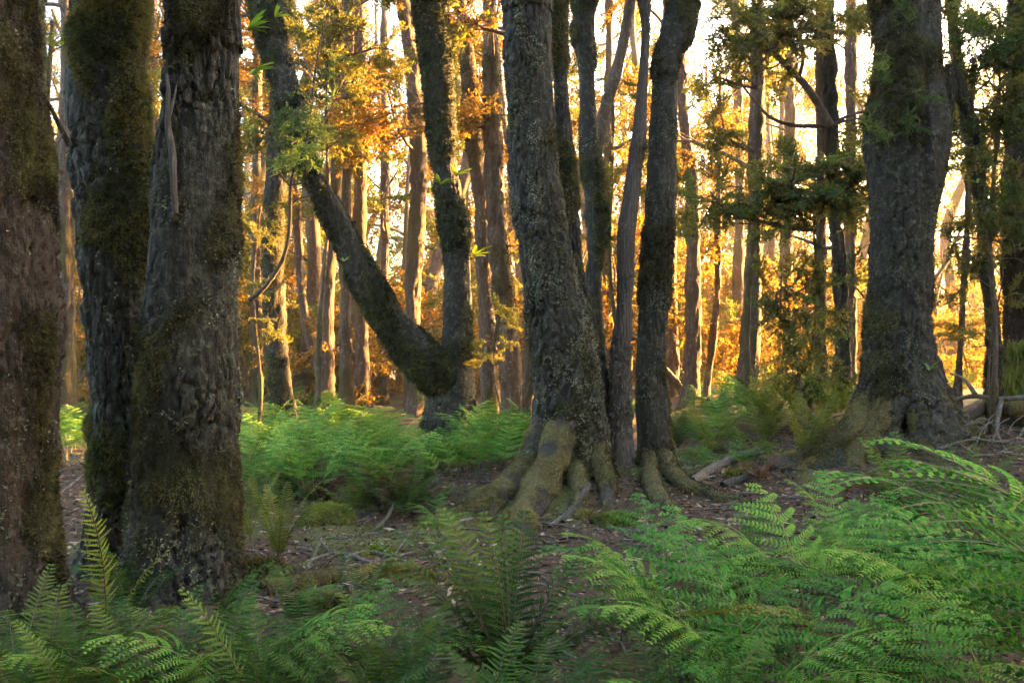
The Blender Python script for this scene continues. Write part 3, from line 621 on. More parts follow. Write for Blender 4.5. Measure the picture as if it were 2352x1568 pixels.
def mid_tree(rows, d, seed, key, nlimb, z0, z1, mat='bark_far', sc=1.25, tufts=0, moss='moss_brown', top=13, phrase='sunlit beech trunk', bias=-.03, length=(1., 2.6), label=None, **kw):
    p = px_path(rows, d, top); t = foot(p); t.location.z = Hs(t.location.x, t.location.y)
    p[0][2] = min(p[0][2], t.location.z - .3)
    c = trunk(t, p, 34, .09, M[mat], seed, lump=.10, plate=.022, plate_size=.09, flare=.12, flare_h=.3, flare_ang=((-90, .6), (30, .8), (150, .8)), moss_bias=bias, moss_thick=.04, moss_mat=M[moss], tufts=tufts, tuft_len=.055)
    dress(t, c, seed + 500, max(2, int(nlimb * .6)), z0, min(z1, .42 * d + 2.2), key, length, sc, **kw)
    t.name = 'beech_tree'
    if label: tag(t, label, 'tree', 'sunlit trees of the middle distance')
    else: auto(t, phrase, 'tree', 'sunlit trees of the middle distance')
    return t, c
def xs(lst): return [(x - w / 2, x + w / 2, y) for x, y, w in lst]
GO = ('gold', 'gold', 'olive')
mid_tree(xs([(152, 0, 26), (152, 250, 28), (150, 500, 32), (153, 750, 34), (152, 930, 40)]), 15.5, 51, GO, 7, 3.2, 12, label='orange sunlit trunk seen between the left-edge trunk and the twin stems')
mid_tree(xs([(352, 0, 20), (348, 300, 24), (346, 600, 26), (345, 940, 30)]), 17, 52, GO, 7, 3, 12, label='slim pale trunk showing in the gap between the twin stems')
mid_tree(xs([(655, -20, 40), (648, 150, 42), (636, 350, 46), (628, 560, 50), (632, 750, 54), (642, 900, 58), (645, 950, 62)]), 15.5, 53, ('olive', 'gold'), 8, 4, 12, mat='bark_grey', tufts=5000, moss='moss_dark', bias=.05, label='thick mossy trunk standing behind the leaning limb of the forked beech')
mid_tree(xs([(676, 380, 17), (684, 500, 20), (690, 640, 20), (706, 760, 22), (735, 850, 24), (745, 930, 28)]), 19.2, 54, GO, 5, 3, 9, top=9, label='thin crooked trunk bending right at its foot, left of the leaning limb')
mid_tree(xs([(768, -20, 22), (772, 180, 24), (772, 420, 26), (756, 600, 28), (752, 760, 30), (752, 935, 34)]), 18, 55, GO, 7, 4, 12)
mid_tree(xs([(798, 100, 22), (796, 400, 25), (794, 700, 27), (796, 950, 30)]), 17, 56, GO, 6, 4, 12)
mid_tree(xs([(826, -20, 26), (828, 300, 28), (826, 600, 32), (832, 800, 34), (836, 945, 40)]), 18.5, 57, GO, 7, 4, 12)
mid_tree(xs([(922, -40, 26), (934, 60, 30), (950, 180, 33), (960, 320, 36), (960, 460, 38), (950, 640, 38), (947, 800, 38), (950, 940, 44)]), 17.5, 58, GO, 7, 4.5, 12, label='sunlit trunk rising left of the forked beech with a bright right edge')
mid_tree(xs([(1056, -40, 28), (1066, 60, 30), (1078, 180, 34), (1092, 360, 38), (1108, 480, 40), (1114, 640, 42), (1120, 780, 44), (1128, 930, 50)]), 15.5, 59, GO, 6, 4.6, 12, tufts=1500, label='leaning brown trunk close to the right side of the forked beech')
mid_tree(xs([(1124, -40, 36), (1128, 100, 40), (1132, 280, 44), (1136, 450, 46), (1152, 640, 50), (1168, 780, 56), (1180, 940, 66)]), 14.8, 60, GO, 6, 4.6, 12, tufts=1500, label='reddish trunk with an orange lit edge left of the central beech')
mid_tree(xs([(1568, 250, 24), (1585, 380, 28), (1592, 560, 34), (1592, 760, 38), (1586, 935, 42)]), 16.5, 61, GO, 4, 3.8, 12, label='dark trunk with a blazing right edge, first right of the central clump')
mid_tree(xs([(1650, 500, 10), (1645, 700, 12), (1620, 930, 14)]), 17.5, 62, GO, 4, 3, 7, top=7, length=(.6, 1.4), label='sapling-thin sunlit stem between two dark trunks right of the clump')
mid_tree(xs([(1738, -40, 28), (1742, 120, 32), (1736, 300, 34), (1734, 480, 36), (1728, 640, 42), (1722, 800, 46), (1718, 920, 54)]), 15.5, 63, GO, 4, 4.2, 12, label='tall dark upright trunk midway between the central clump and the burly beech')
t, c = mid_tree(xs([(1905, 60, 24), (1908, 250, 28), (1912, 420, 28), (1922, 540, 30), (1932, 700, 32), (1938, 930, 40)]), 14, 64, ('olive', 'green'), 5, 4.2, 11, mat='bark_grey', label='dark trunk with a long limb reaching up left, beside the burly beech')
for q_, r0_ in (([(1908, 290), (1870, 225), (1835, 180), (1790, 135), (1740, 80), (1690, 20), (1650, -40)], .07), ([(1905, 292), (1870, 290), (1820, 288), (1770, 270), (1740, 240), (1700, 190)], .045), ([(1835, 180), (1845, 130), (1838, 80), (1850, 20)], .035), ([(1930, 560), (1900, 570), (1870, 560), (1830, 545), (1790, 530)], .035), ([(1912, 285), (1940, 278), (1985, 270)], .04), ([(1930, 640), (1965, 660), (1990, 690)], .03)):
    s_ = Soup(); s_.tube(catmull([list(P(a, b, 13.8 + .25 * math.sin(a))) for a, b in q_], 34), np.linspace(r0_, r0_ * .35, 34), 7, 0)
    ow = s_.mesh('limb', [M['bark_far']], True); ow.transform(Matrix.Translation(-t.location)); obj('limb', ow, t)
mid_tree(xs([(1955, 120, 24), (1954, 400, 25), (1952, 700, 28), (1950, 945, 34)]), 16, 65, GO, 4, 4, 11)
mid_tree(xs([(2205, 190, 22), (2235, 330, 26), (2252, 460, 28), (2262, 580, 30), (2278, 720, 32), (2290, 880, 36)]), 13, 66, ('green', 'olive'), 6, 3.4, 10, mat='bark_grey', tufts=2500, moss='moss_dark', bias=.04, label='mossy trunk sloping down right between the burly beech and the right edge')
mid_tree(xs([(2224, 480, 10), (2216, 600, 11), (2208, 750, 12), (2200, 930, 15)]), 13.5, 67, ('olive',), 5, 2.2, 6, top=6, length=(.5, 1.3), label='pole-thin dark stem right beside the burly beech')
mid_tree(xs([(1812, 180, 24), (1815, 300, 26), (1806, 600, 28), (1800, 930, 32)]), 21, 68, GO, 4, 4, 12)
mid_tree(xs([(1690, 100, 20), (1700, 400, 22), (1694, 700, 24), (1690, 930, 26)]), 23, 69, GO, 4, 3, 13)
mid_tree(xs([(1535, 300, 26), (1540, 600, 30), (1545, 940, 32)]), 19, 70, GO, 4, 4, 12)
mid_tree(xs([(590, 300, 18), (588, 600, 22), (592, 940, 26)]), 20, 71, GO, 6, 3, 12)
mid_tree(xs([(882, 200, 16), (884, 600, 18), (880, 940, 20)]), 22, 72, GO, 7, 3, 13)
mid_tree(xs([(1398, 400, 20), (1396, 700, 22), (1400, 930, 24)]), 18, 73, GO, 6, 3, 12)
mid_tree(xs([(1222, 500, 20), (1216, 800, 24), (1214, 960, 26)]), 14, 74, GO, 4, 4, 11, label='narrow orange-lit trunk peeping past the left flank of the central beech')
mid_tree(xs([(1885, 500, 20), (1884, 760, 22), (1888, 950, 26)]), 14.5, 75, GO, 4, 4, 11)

# saplings with flat tiers of small leaves
def sapling(base_px, d, tiers, key, seed, label, thin=.02, per=4, sc=.7):
    b = GD(base_px, d); tops = min(v[1] for v in tiers); tp = P(tiers[0][0], tops - 10, d)
    path = [[b.x, b.y, b.z - .2, thin * 1.3], [b.x, b.y, b.z, thin * 1.2]]
    for k in range(1, 5):
        f = k / 4; path.append([b.x + (tp.x - b.x) * f + .06 * math.sin(k * 2 + seed), b.y, b.z + (tp.z - b.z) * f, thin * (1.1 - .8 * f)])
    e = foot(path); e.name = 'beech_sapling'
    trunk(e, path, 12, .08, M['bark_far'], seed, lump=.1, plate=.002, moss_bias=0)
    g = np.random.default_rng(seed)
    for (a, bb, wpx) in tiers:
        w = wpx / FPX * d
        tz = P(a, bb, d).z; f_ = np.clip((tz - .35 * w - b.z) / (tp.z - b.z), .1, .97); st = Vector((b.x + (tp.x - b.x) * f_, b.y, b.z + (tp.z - b.z) * f_))
        for e_ in (-.3, .3):
            dv = P(a + e_ * wpx, bb, d) + Vector((0, g.uniform(-.4, .4), 0)) - st; az_ = math.atan2(dv.y, dv.x); el_ = math.atan2(dv.z, math.hypot(dv.x, dv.y))
            obj('limb', LIMB[g.integers(0, 5)], e, st - e.location, orient(az_, el_, g.uniform(-3, 3)), max(.4, dv.length))
        for k in range(per):
            q = P(a + g.uniform(-.35, .35) * wpx, bb + g.uniform(-22, 22), d + g.uniform(-.5, .5))
            add_sprays(e, q, g.uniform(-3.1, 3.1), 1, key if k % 2 else ('olive' if key == 'green' else key), min(sc, w * .7), g, tilt=.2)
    tag(e, label, 'sapling', 'young beeches with flat leaf tiers')
    return e
sapling(1860, 11.5, [(1880, 370, 200), (1850, 420, 260), (1930, 450, 120), (1800, 460, 200), (1720, 430, 140), (1640, 470, 160)], 'green', 601, 'young beech spreading broad green leaf tiers left of the burly beech', per=11, sc=.8)
sapling(1850, 11, [(1790, 660, 160), (1860, 700, 180), (1830, 760, 160), (1900, 640, 120), (1900, 850, 120), (1830, 830, 140)], 'green', 602, 'low young beech with drooping green tiers above the ferns, left of the burly beech', per=7, sc=.6)
sapling(1140, 12.5, [(1140, 720, 90), (1150, 770, 110), (1130, 810, 80)], 'olive', 603, 'small leafy sapling at the foot of the reddish trunk', per=3, sc=.45)
sapling(2280, 9.8, [(2290, 60, 180), (2260, 140, 200), (2320, 220, 160), (2300, 320, 160), (2330, 420, 120), (2230, 60, 120), (2290, 480, 130), (2340, 130, 100)], 'green', 604, 'tall sapling filling the upper right corner with dense green leaves', per=12, sc=.75, thin=.035)
sapling(2270, 10.5, [(2300, 520, 120), (2330, 560, 100), (2250, 620, 140), (2320, 690, 100), (2200, 520, 100), (2260, 760, 120)], 'olive', 605, 'loose twiggy sapling between the burly beech and the right-edge trunk', per=3, sc=.6)
sapling(1720, 13, [(1740, 40, 200), (1830, 50, 200), (1800, 110, 180), (1660, 60, 160), (1950, 40, 120), (1630, 160, 120), (1620, 300, 140)], 'olive', 606, 'tall sapling spreading pale leaves high between the central clump and burly beech', per=6, sc=.9, thin=.04)
sapling(730, 14, [(760, 90, 160), (820, 60, 140), (740, 200, 140), (700, 40, 120), (860, 190, 120), (890, 110, 120), (780, 300, 120)], 'olive', 607, 'tall sapling with pale leaf sprays high above the leaning limb', per=6, sc=.85, thin=.04)
sapling(125, 9, [(118, 80, 70), (130, 100, 60), (105, 60, 60)], 'green', 608, 'sapling with a dark leaf cluster high beside the left-edge trunk', per=3, sc=.4)
sapling(590, 12.5, [(590, 480, 110), (600, 560, 100), (585, 640, 90), (580, 740, 90)], 'olive', 609, 'slender sapling hugging the right side of the twin-stemmed beech', per=3, sc=.6)
sapling(1420, 12, [(1400, 200, 90), (1420, 330, 110), (1410, 450, 110), (1395, 560, 80)], 'olive', 610, 'sapling glimpsed between the slim stem and the dead stem', per=3, sc=.6)

# distant wood, tree by tree
g = np.random.default_rng(2024)
TR = []
for k in range(5):
    pth = [[0, 0, -.6, .24], [0, 0, 0, .21]]
    for q in range(1, 7): pth.append([g.normal() * .12 * q ** .7, g.normal() * .12 * q ** .7, q * 2.6, .2 - .022 * q])
    e0 = bpy.data.objects.new('proto', None)
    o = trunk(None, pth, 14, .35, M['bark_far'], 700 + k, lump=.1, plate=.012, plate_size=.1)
    pro = bpy.data.objects['trunk'] if False else [q for q in COL.objects if q.parent is None and q.name.startswith('trunk')][-1]
    TR.append((pro.data, catmull(pth, 40))); bpy.data.objects.remove(pro); bpy.data.objects.remove(e0)
def far_tree(x, y, k, key, nl, sc, z0, phrase='hazy sunlit tree far back', group='far trees in the sunlit haze'):
    e = bpy.data.objects.new('beech_tree', None); COL.objects.link(e); e.location = (x, y, Hs(x, y)); a = g.uniform(0, 6.28)
    e.rotation_euler = (g.normal() * .05, g.normal() * .05, a)
    obj('trunk', TR[k][0], e, scale=(g.uniform(.45, 1.35),) * 2 + (1.,))
    for j in range(nl):
        z = z0 + (min(13.5, .40 * y + 1.5) - z0) * ((j + g.random()) / nl) ** 1.5
        p, _ = on_path(TR[k][1], z); az = g.uniform(-3.14, 3.14); L = g.uniform(1.2, 3.0) * (1.1 - .3 * z / 15); ee = g.uniform(0, .6)
        lb_ = obj('limb', LIMB[g.integers(0, 5)], e, p, orient(az, ee, g.uniform(-3, 3)), L)
        for q in range(3):
            q0 = p + dvec(az, ee) * L * g.uniform(.4, 1.); qa = az + g.uniform(-1.3, 1.3); qs = sc * g.uniform(.8, 1.3)
            if in_beam(e.location + Matrix.Rotation(a, 3, 'Z') @ (q0 + .4 * qs * dvec(qa, 0)), .4 * qs): continue
            hang(obj('foliage', SPRAY[key][g.integers(0, 4)], e, q0, orient(qa, g.uniform(-.35, .25), g.uniform(-.5, .5)), qs), lb_)
    auto(e, phrase, 'tree', group); return e
spots = []
tries = 0
while len(spots) < 64 and tries < 6000:
    tries += 1
    y = g.uniform(20, 52); x = g.uniform(-.72, .72) * y
    _v = np.array([x, y]) - KEYS[:, :2]; _t = _v @ (_sd[:2] / np.linalg.norm(_sd[:2])); _d = np.linalg.norm(_v - _t[:, None] * _sd[:2] / np.linalg.norm(_sd[:2]), axis=1)
    if ((_t > 0) & (_t < 30) & (_d < .4)).any(): continue
    if x > .6 * y or (x > 3.5 and .883 * y - .469 * x < 21 and g.random() < .85): continue
    if all((x - a) ** 2 + (y - b) ** 2 > (2.2 + .03 * y) ** 2 for a, b in spots): spots.append((x, y))
for i, (x, y) in enumerate(sorted(spots, key=lambda q: q[1])):
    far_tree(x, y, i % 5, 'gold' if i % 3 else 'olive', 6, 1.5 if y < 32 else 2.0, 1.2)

def shrub(x, y, hgt, key, sc, n, phrase, group):
    e = bpy.data.objects.new('understorey_shrub', None); COL.objects.link(e); e.location = (x, y, Hs(x, y)); e.rotation_euler = (0, 0, 0)
    obj('stem', LIMB[g.integers(0, 5)], e, (0, 0, -.1), orient(g.uniform(-3, 3), 1.35, g.uniform(-3, 3)), hgt)
    for j in range(n):
        z = hgt * (j + .6) / n; q = Vector((g.normal() * .35 * sc, g.normal() * .35 * sc, z)); az = g.uniform(-3.14, 3.14); qs = sc * g.uniform(.7, 1.2)
        if in_beam(e.location + q + .4 * qs * dvec(az, 0), .36 * qs): continue
        obj('foliage', SPRAY[key][g.integers(0, 4)], e, q, orient(az, g.uniform(-.3, .3), g.uniform(-.5, .5)), qs)
    auto(e, phrase, 'shrub', group)
sp2 = []; tries = 0
while len(sp2) < 100 and tries < 6000:
    tries += 1; y = 18.5 + 28 * g.random() ** 1.2; x = g.uniform(-.62, .62) * y
    if all((x - a) ** 2 + (y - b) ** 2 > (.9 + .02 * y) ** 2 for a, b in sp2): sp2.append((x, y))
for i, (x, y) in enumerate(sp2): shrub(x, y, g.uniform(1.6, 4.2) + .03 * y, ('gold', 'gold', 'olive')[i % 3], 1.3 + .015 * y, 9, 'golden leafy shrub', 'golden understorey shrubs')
# the wood goes on behind as a glowing mass
n = 34000; xx = g.uniform(-12, 12, n); yy = g.uniform(-8, 8, n); hh = 9 + 23 * fbm(xx * .17, yy * .17, xx * 0, 3, 77); zz = hh * g.random(n) ** .8
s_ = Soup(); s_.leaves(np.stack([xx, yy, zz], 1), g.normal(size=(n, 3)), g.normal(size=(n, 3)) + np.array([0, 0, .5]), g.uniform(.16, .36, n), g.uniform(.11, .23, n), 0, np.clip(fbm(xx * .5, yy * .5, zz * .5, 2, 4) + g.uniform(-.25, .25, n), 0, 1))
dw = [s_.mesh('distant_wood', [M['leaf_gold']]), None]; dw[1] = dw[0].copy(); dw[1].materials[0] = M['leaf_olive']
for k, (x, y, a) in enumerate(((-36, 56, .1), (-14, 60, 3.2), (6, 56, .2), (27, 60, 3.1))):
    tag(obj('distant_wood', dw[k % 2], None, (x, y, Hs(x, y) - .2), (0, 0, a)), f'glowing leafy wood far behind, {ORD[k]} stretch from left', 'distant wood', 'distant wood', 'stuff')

# unseen dense grove beyond the right edge, placed to keep sun off the foreground
def crown_mesh():
    gg = np.random.default_rng(5); s = Soup(); n = 11000
    u = gg.normal(size=(n, 3)); u /= np.linalg.norm(u, axis=1)[:, None]; r = gg.random(n) ** .4
    lump = .75 + .5 * fbm(u[:, 0] * 2 + 5, u[:, 1] * 2, u[:, 2] * 3, 3, 8)
    Pn = u * (r * lump)[:, None] * np.array([3.1, 3.1, 8.6]) + np.array([0, 0, 8.0])
    s.leaves(Pn, gg.normal(size=(n, 3)), gg.normal(size=(n, 3)) + np.array([0, 0, 1.]), .26, .17, 0, gg.random(n)); return s.mesh('crown', [M['leaf_green']])
CR = crown_mesh()
gi = 0
for row, (x0, n_, off) in enumerate(((18.5, 6, 0.), (23., 6, 1.6), (27.5, 6, .4))):
    for k in range(n_):
        yy = 5.5 + (row * 2.3) + k * 3.35 + off; x = x0 + g.uniform(-.6, .6)
        if .883 * yy - .469 * x > 9.3 or x - 3.4 < .62 * yy: continue
        e = bpy.data.objects.new('unseen_evergreen', None); COL.objects.link(e); e.location = (x, yy, Hs(x, yy))
        obj('trunk', TR[gi % 5][0], e); obj('crown', CR, e, rot=(0, 0, g.uniform(0, 6)), scale=g.uniform(.95, 1.15)); gi += 1
        tag(e, f'unseen evergreen placed beyond the right edge, {ORD[gi - 1]} of the shading grove', 'tree', 'unseen evergreen grove placed to shade the foreground')

for k, (x, yy) in enumerate(((-8.5, -3.), (-3.6, -6.2), (1.2, -7.), (5.6, -5.6), (10., -2.))):  # unseen trees added behind the camera to cut skylight on the foreground
    e = bpy.data.objects.new('unseen_evergreen', None); COL.objects.link(e); e.location = (x, yy, Hs(x, yy))
    obj('trunk', TR[k][0], e); obj('crown', CR, e, rot=(0, 0, k * 1.3), scale=.95)
    tag(e, f'unseen skylight-blocking evergreen added behind the viewpoint, {ORD[k]} from its left', 'tree', 'unseen evergreens added to block skylight')

# ================================================================== FERNS
def frond_curve(L, a0, a1, n, pw=1.4):
    s = np.linspace(0, 1, n); ang = a0 + (a1 - a0) * s ** pw      # angle from vertical
    d = np.stack([np.sin(ang), 0 * s, np.cos(ang)], 1)
    p = np.vstack([[0, 0, 0], np.cumsum(d[:-1] * L / (n - 1), 0)])
    nrm = np.stack([-np.cos(ang), 0 * s, np.sin(ang)], 1)
    return s, p, d, nrm
def shield_frond(seed, mats, a0, a1, tw=.0):
    g = np.random.default_rng(seed); S_ = Soup(); N_ = 60
    s, p, d, nr = frond_curve(1., a0, a1, N_); p[:, 1] += tw * s ** 2
    S_.tube(p[::4], np.linspace(.0065, .0015, len(p[::4])), 4, 1)
    Pn, D, Nn, Ls, Ws, A = [], [], [], [], [], []
    for k in range(28):
        f = .15 + .84 * k / 27; i = min(int(f * (N_ - 1)), N_ - 2); b = p[i] + (p[i + 1] - p[i]) * (f * (N_ - 1) - i)
        hl = .155 * (math.sin(math.pi * min(1, (f - .02) * .98) ** .8) ** .8) + .006
        for sd in (1, -1):
            hk = hl * g.uniform(.85, 1.08); pd = np.array([0, sd, 0]) * .93 + d[i] * g.uniform(.2, .45) - nr[i] * g.uniform(-.1, .35); pd /= np.linalg.norm(pd)
            aa = np.clip(.45 + .3 * (f - .5) + g.uniform(-.2, .2), 0, 1)
            Pn.append(b); D.append(pd); Nn.append(nr[i] + g.normal(size=3) * .15); Ls.append(hk); Ws.append(.011); A.append(aa)
            m = max(3, int(hk / .013))
            for j in range(m):
                q = (j + .6) / m; c = b + pd * hk * q - nr[i] * hk * .06 * q
                for s2 in (1, -1):
                    Pn.append(c); D.append(d[i] * s2 * .85 + pd * .55); Nn.append(nr[i] + g.normal(size=3) * .2)
                    Ls.append((.0125 * (1 - .65 * q) + .002) * g.uniform(.85, 1.15)); Ws.append(.011); A.append(np.clip(aa + g.uniform(-.08, .08), 0, 1))
    S_.leaves(Pn, D, Nn, np.array(Ls), np.array(Ws), 0, np.array(A), fold=.1, mid=.5)
    return S_.mesh('frond', mats)
def lace_frond(seed, mats, a0, a1, tw=.0, wid=.42, stipe=.33, npin=10, gap=.5, coarse=False):
    g = np.random.default_rng(seed); S_ = Soup(); N_ = 60
    s, p, d, nr = frond_curve(1., a0, a1, N_, 1.25); p[:, 1] += tw * s ** 2
    S_.tube(p[::3], np.linspace(.006, .0012, len(p[::3])), 4, 1)
    Pn, D, Nn, Ls, Ws, A = [], [], [], [], [], []
    for k in range(npin):
        f = stipe + (1 - stipe) * (1 - (1 - k / npin) ** 1.25) * .985; i = min(int(f * (N_ - 1)), N_ - 2); b = p[i] + (p[i + 1] - p[i]) * (f * (N_ - 1) - i)
        hl = wid * (1 - k / npin) ** .85 * (.82 if k == 0 else 1) + .012
        for sd in (1, -1):
            if g.random() < .05: continue
            hh = hl * (g.uniform(.88, 1.1) if g.random() > .07 else g.uniform(.4, .7)); fw = .35 + .35 * k / npin
            pd = np.array([0, sd, 0]) + d[i] * fw + nr[i] * g.uniform(.0, .14); pd /= np.linalg.norm(pd)
            m = max(4, int(hh / .021)); sp_ = (1 - stipe) * (1.25 if k < 3 else 1.) / npin; pts = []
            for j in range(m + 1):
                q = j / m; pts.append(b + pd * hh * q + d[i] * hh * .10 * q * q - nr[i] * hl * .34 * q * q)
            pts = np.array(pts); S_.tube(pts[[0, m // 3, 2 * m // 3, m]], [.0024, .0018, .0012, .0006], 3, 1)
            for j in range(m):
                q = (j + .4) / m; t = pts[j + 1] - pts[j]; t /= np.linalg.norm(t); c = pts[j]; sdv = np.cross(nr[i], t)
                pl_ = hh * .30 * (math.sin(math.pi * min(1, .12 + .88 * q) ** .75) ** .7) * (1 - .35 * q) + .008; pl_ = min(pl_, sp_ * (gap - .22 * q))
                for s2 in (1, -1):
                    e = sdv * s2 * .88 + t * .5; e /= np.linalg.norm(e); n2 = max(2, int(pl_ / .0115)); aa = g.uniform(.3, .65) + .12 * f
                    Pn.append(c); D.append(e - nr[i] * .12); Nn.append(nr[i] + g.normal(size=3) * .15); Ls.append(pl_ * 1.05); Ws.append(.016 if coarse else .0105); A.append(aa)
                    if coarse: continue
                    for u in range(n2):
                        z = (u + .5) / n2; cc = c + e * pl_ * z - nr[i] * pl_ * .18 * z * z; w = .0085 * (1 - .55 * z) + .002
                        for s3 in (1, -1):
                            Pn.append(cc); D.append(np.cross(nr[i], e) * s3 * .8 + e * .65); Nn.append(nr[i] + g.normal(size=3) * .15); Ls.append(w); Ws.append(.0100); A.append(np.clip(aa + g.uniform(-.1, .1), 0, 1))
                    Pn.append(c + e * pl_ * .85); D.append(e); Nn.append(nr[i]); Ls.append(pl_ * .22 + .004); Ws.append(.006); A.append(aa)
    S_.leaves(Pn, D, Nn, np.array(Ls), np.array(Ws), 0, np.array(A), fold=.08, mid=.5)
    return S_.mesh('frond', mats)
def variants(base, mats):
    out = []
    for b in base:
        m = b.copy()
        for i, q in enumerate(mats): m.materials[i] = q
        out.append(m)
    return out
SH = [shield_frond(801 + i, [M['fern_dark'], M['stem']], a, b, w) for i, (a, b, w) in enumerate(((.12, .75, .03), (.2, 1.15, -.05), (.05, .5, .04), (.3, 1.45, 0), (.15, .95, -.03)))]
SHY = variants(SH, [M['fern_yellow'], M['stem']])
LA = [lace_frond(821 + i, [M['fern_bright'], M['stem_green']], a, b, w, wd, npin=9, gap=.40) for i, (a, b, w, wd) in enumerate(((.08, 1.5, .04, .40), (.15, 1.75, -.05, .44), (.05, 1.2, .0, .36), (.2, 1.6, .06, .42), (.1, 1.9, .08, .33), (.0, 1.0, -.06, .45), (.25, 1.35, -.08, .38)))]
LAC = [lace_frond(841 + i, [M['fern_bright'], M['stem_green']], a, b, w, wd, npin=8, gap=.40, coarse=True) for i, (a, b, w, wd) in enumerate(((.08, 1.35, .04, .38), (.15, 1.6, -.05, .40), (.05, 1.05, .0, .34), (.2, 1.45, .06, .38)))]
LAO = variants(LA, [M['fern_yellow'], M['stem']])
LAD = variants(LA[:3], [M['fern_dead'], M['stem']])
DEAD = variants(SH[:3], [M['fern_dead'], M['stem']])
def fern(loc, kind, fr, name='fern'):
    """fr: list of (azimuth, length, variant, extra lean)"""
    e = bpy.data.objects.new(name, None); COL.objects.link(e); e.location = loc
    for az, L, v, ln in fr: obj('frond', kind[v % len(kind)], e, (0, 0, 0), Euler((0, ln, az), 'XYZ'), L)
    return e
def clump(loc, kind, n, L, g, lean=0., name='fern', arc=None):
    fr = []
    for k in range(n):
        az = 2 * math.pi * (k + g.uniform(-.3, .3)) / n + g.uniform(0, .6) if arc is None else arc[0] + (arc[1] - arc[0]) * (k + .5) / n + g.uniform(-.15, .15)
        fr.append((az, L * g.uniform(.75, 1.12), int(g.integers(0, 10)), lean + g.uniform(-.15, .2)))
    return fern(loc, kind, fr, name)
def lace_clump(loc, n, L, g, kind=None, spread=.16):
    e = bpy.data.objects.new('lacy_fern', None); COL.objects.link(e); e.location = loc
    for k in range(n):
        kk = kind or LAC
        if kind is not None and k == n - 1 and g.random() < .45: kk = LAO if g.random() < .55 else LAD
        obj('frond', kk[g.integers(0, len(kk))], e, (g.uniform(-spread, spread), g.uniform(-spread, spread), -.02), Euler((0, g.uniform(-.1, .15), g.uniform(-3.14, 3.14)), 'XYZ'), L * g.uniform(.75, 1.15))
    return e
gf = np.random.default_rng(55)
# --- foreground individuals
pi = math.pi
b = G(1172, 1492); b = GD(1172, 3.55)
e = fern(b, SH, [(pi * .97, .92, 1, .02), (pi * .9, .86, 0, .12), (pi * .8, .8, 4, .05), (pi * 1.1, .8, 1, .1), (pi * .65, .82, 2, .0), (pi * .35, .82, 2, .02), (pi * .5, .8, 2, -.02), (.25, .8, 0, .12), (.05, .78, 4, .1), (-.2, .7, 1, .1), (pi * 1.0, .85, 1, .35), (.1, .8, 1, .35), (-.1, .72, 3, .2), (pi * 1.12, .75, 3, .2), (pi * .9, .9, 4, .3), (pi * 1.25, .66, 1, .15), (pi * 1.42, .62, 3, .05), (pi * 1.6, .6, 3, .1), (pi * 1.8, .66, 1, .1), (pi * .75, .9, 0, .1)])
obj('frond', variants(SH[:1], [leaf_mat('fern_rust', [(.1, (.05, .07, .02)), (.5, (.13, .08, .02)), (.9, (.3, .10, .02))], .4), M['stem']])[0], e, (0, 0, 0), Euler((0, .1, pi * 1.05)), .72)
e.name = 'shield_fern'; tag(e, 'large dark green shuttlecock fern in the bottom centre with one rust-orange frond', 'fern')
# big lacy frond fan bottom right
def lacy(px, d, fr, label, kind=None, name='lacy_fern'):
    e = fern(GD(px, d), kind or LA, fr, name); tag(e, label, 'fern', 'ferns of the foreground'); return e
lacy(2760, 2.45, [(pi * 1.0, 1.6, 0, -.02), (pi * .86, 1.62, 3, -.02), (pi * 1.1, 1.5, 1, -.05), (pi * .72, 1.6, 0, 0), (pi * 1.22, 1.3, 3, .0)], 'huge bright lacy fern arching in from the right edge')
lacy(2270, 3.5, [(pi * .95, 1.0, 3, 0), (pi * .6, 1.05, 0, 0), (pi * .25, 1., 1, 0), (pi * 1.2, .85, 1, 0)], 'lacy fern behind the huge fern at the right edge')
lacy(1600, 3.5, [(pi * .98, .95, 0, 0), (pi * .85, 1.02, 3, 0), (.1, .95, 1, 0), (pi * 1.15, .85, 1, 0), (pi * .5, .98, 2, 0), (pi * 1.6, .78, 1, 0)], 'bright lacy fern just right of the dark shuttlecock fern')
lacy(1760, 3.15, [(pi, .92, 1, 0), (0.1, .9, 0, 0), (pi * 1.25, .82, 3, .05), (pi * 1.7, .8, 1, .05), (pi * .7, .95, 2, 0)], 'low bright lacy fern at the bottom, midway between shuttlecock fern and right edge')
lacy(1500, 4.3, [(pi * 1.02, .8, 0, 0), (.3, .75, 1, 0), (pi * .5, .85, 2, 0), (pi * 1.4, .7, 1, 0)], 'small lacy fern in front of the central tree roots')
lacy(1850, 4.2, [(pi * .95, .95, 1, 0), (pi * .6, .9, 2, 0), (.15, .9, 0, 0), (pi * 1.3, .8, 3, 0)], 'yellowish lacy fern below the fallen grey branches', LA)
lacy(1950, 3.0, [(pi * .9, .8, 1, .1), (pi * 1.2, .75, 3, .15), (pi * 1.6, .7, 1, .1), (.2, .8, 0, 0)], 'shaded lacy fern under the huge fern')
lacy(560, 3.2, [(.0, .78, 1, .1), (pi * 1.05, .74, 3, .15), (-.35, .8, 0, .12), (.45, .72, 3, .1), (pi * 1.4, .6, 1, .2)], 'bright blue-green lacy fern low at the bottom left')
lacy(860, 3.5, [(.0, .62, 1, .1), (pi * 1.05, .6, 3, .1), (-.6, .58, 0, .15), (pi * .5, .62, 2, .1)], 'small lacy fern left of the dark shuttlecock fern')
lacy(760, 3.15, [(.1, .5, 1, .3), (pi * 1.0, .55, 3, .3), (-.9, .5, 0, .3)], 'low dark-shaded lacy fern beneath the shuttlecock fern at left')
lacy(240, 4.2, [(pi * .95, .80, 2, -.12), (.3, .6, 0, .2), (pi * 1.4, .6, 3, .2)], 'upright pale fern before the cleft of the twin stems', SHY)
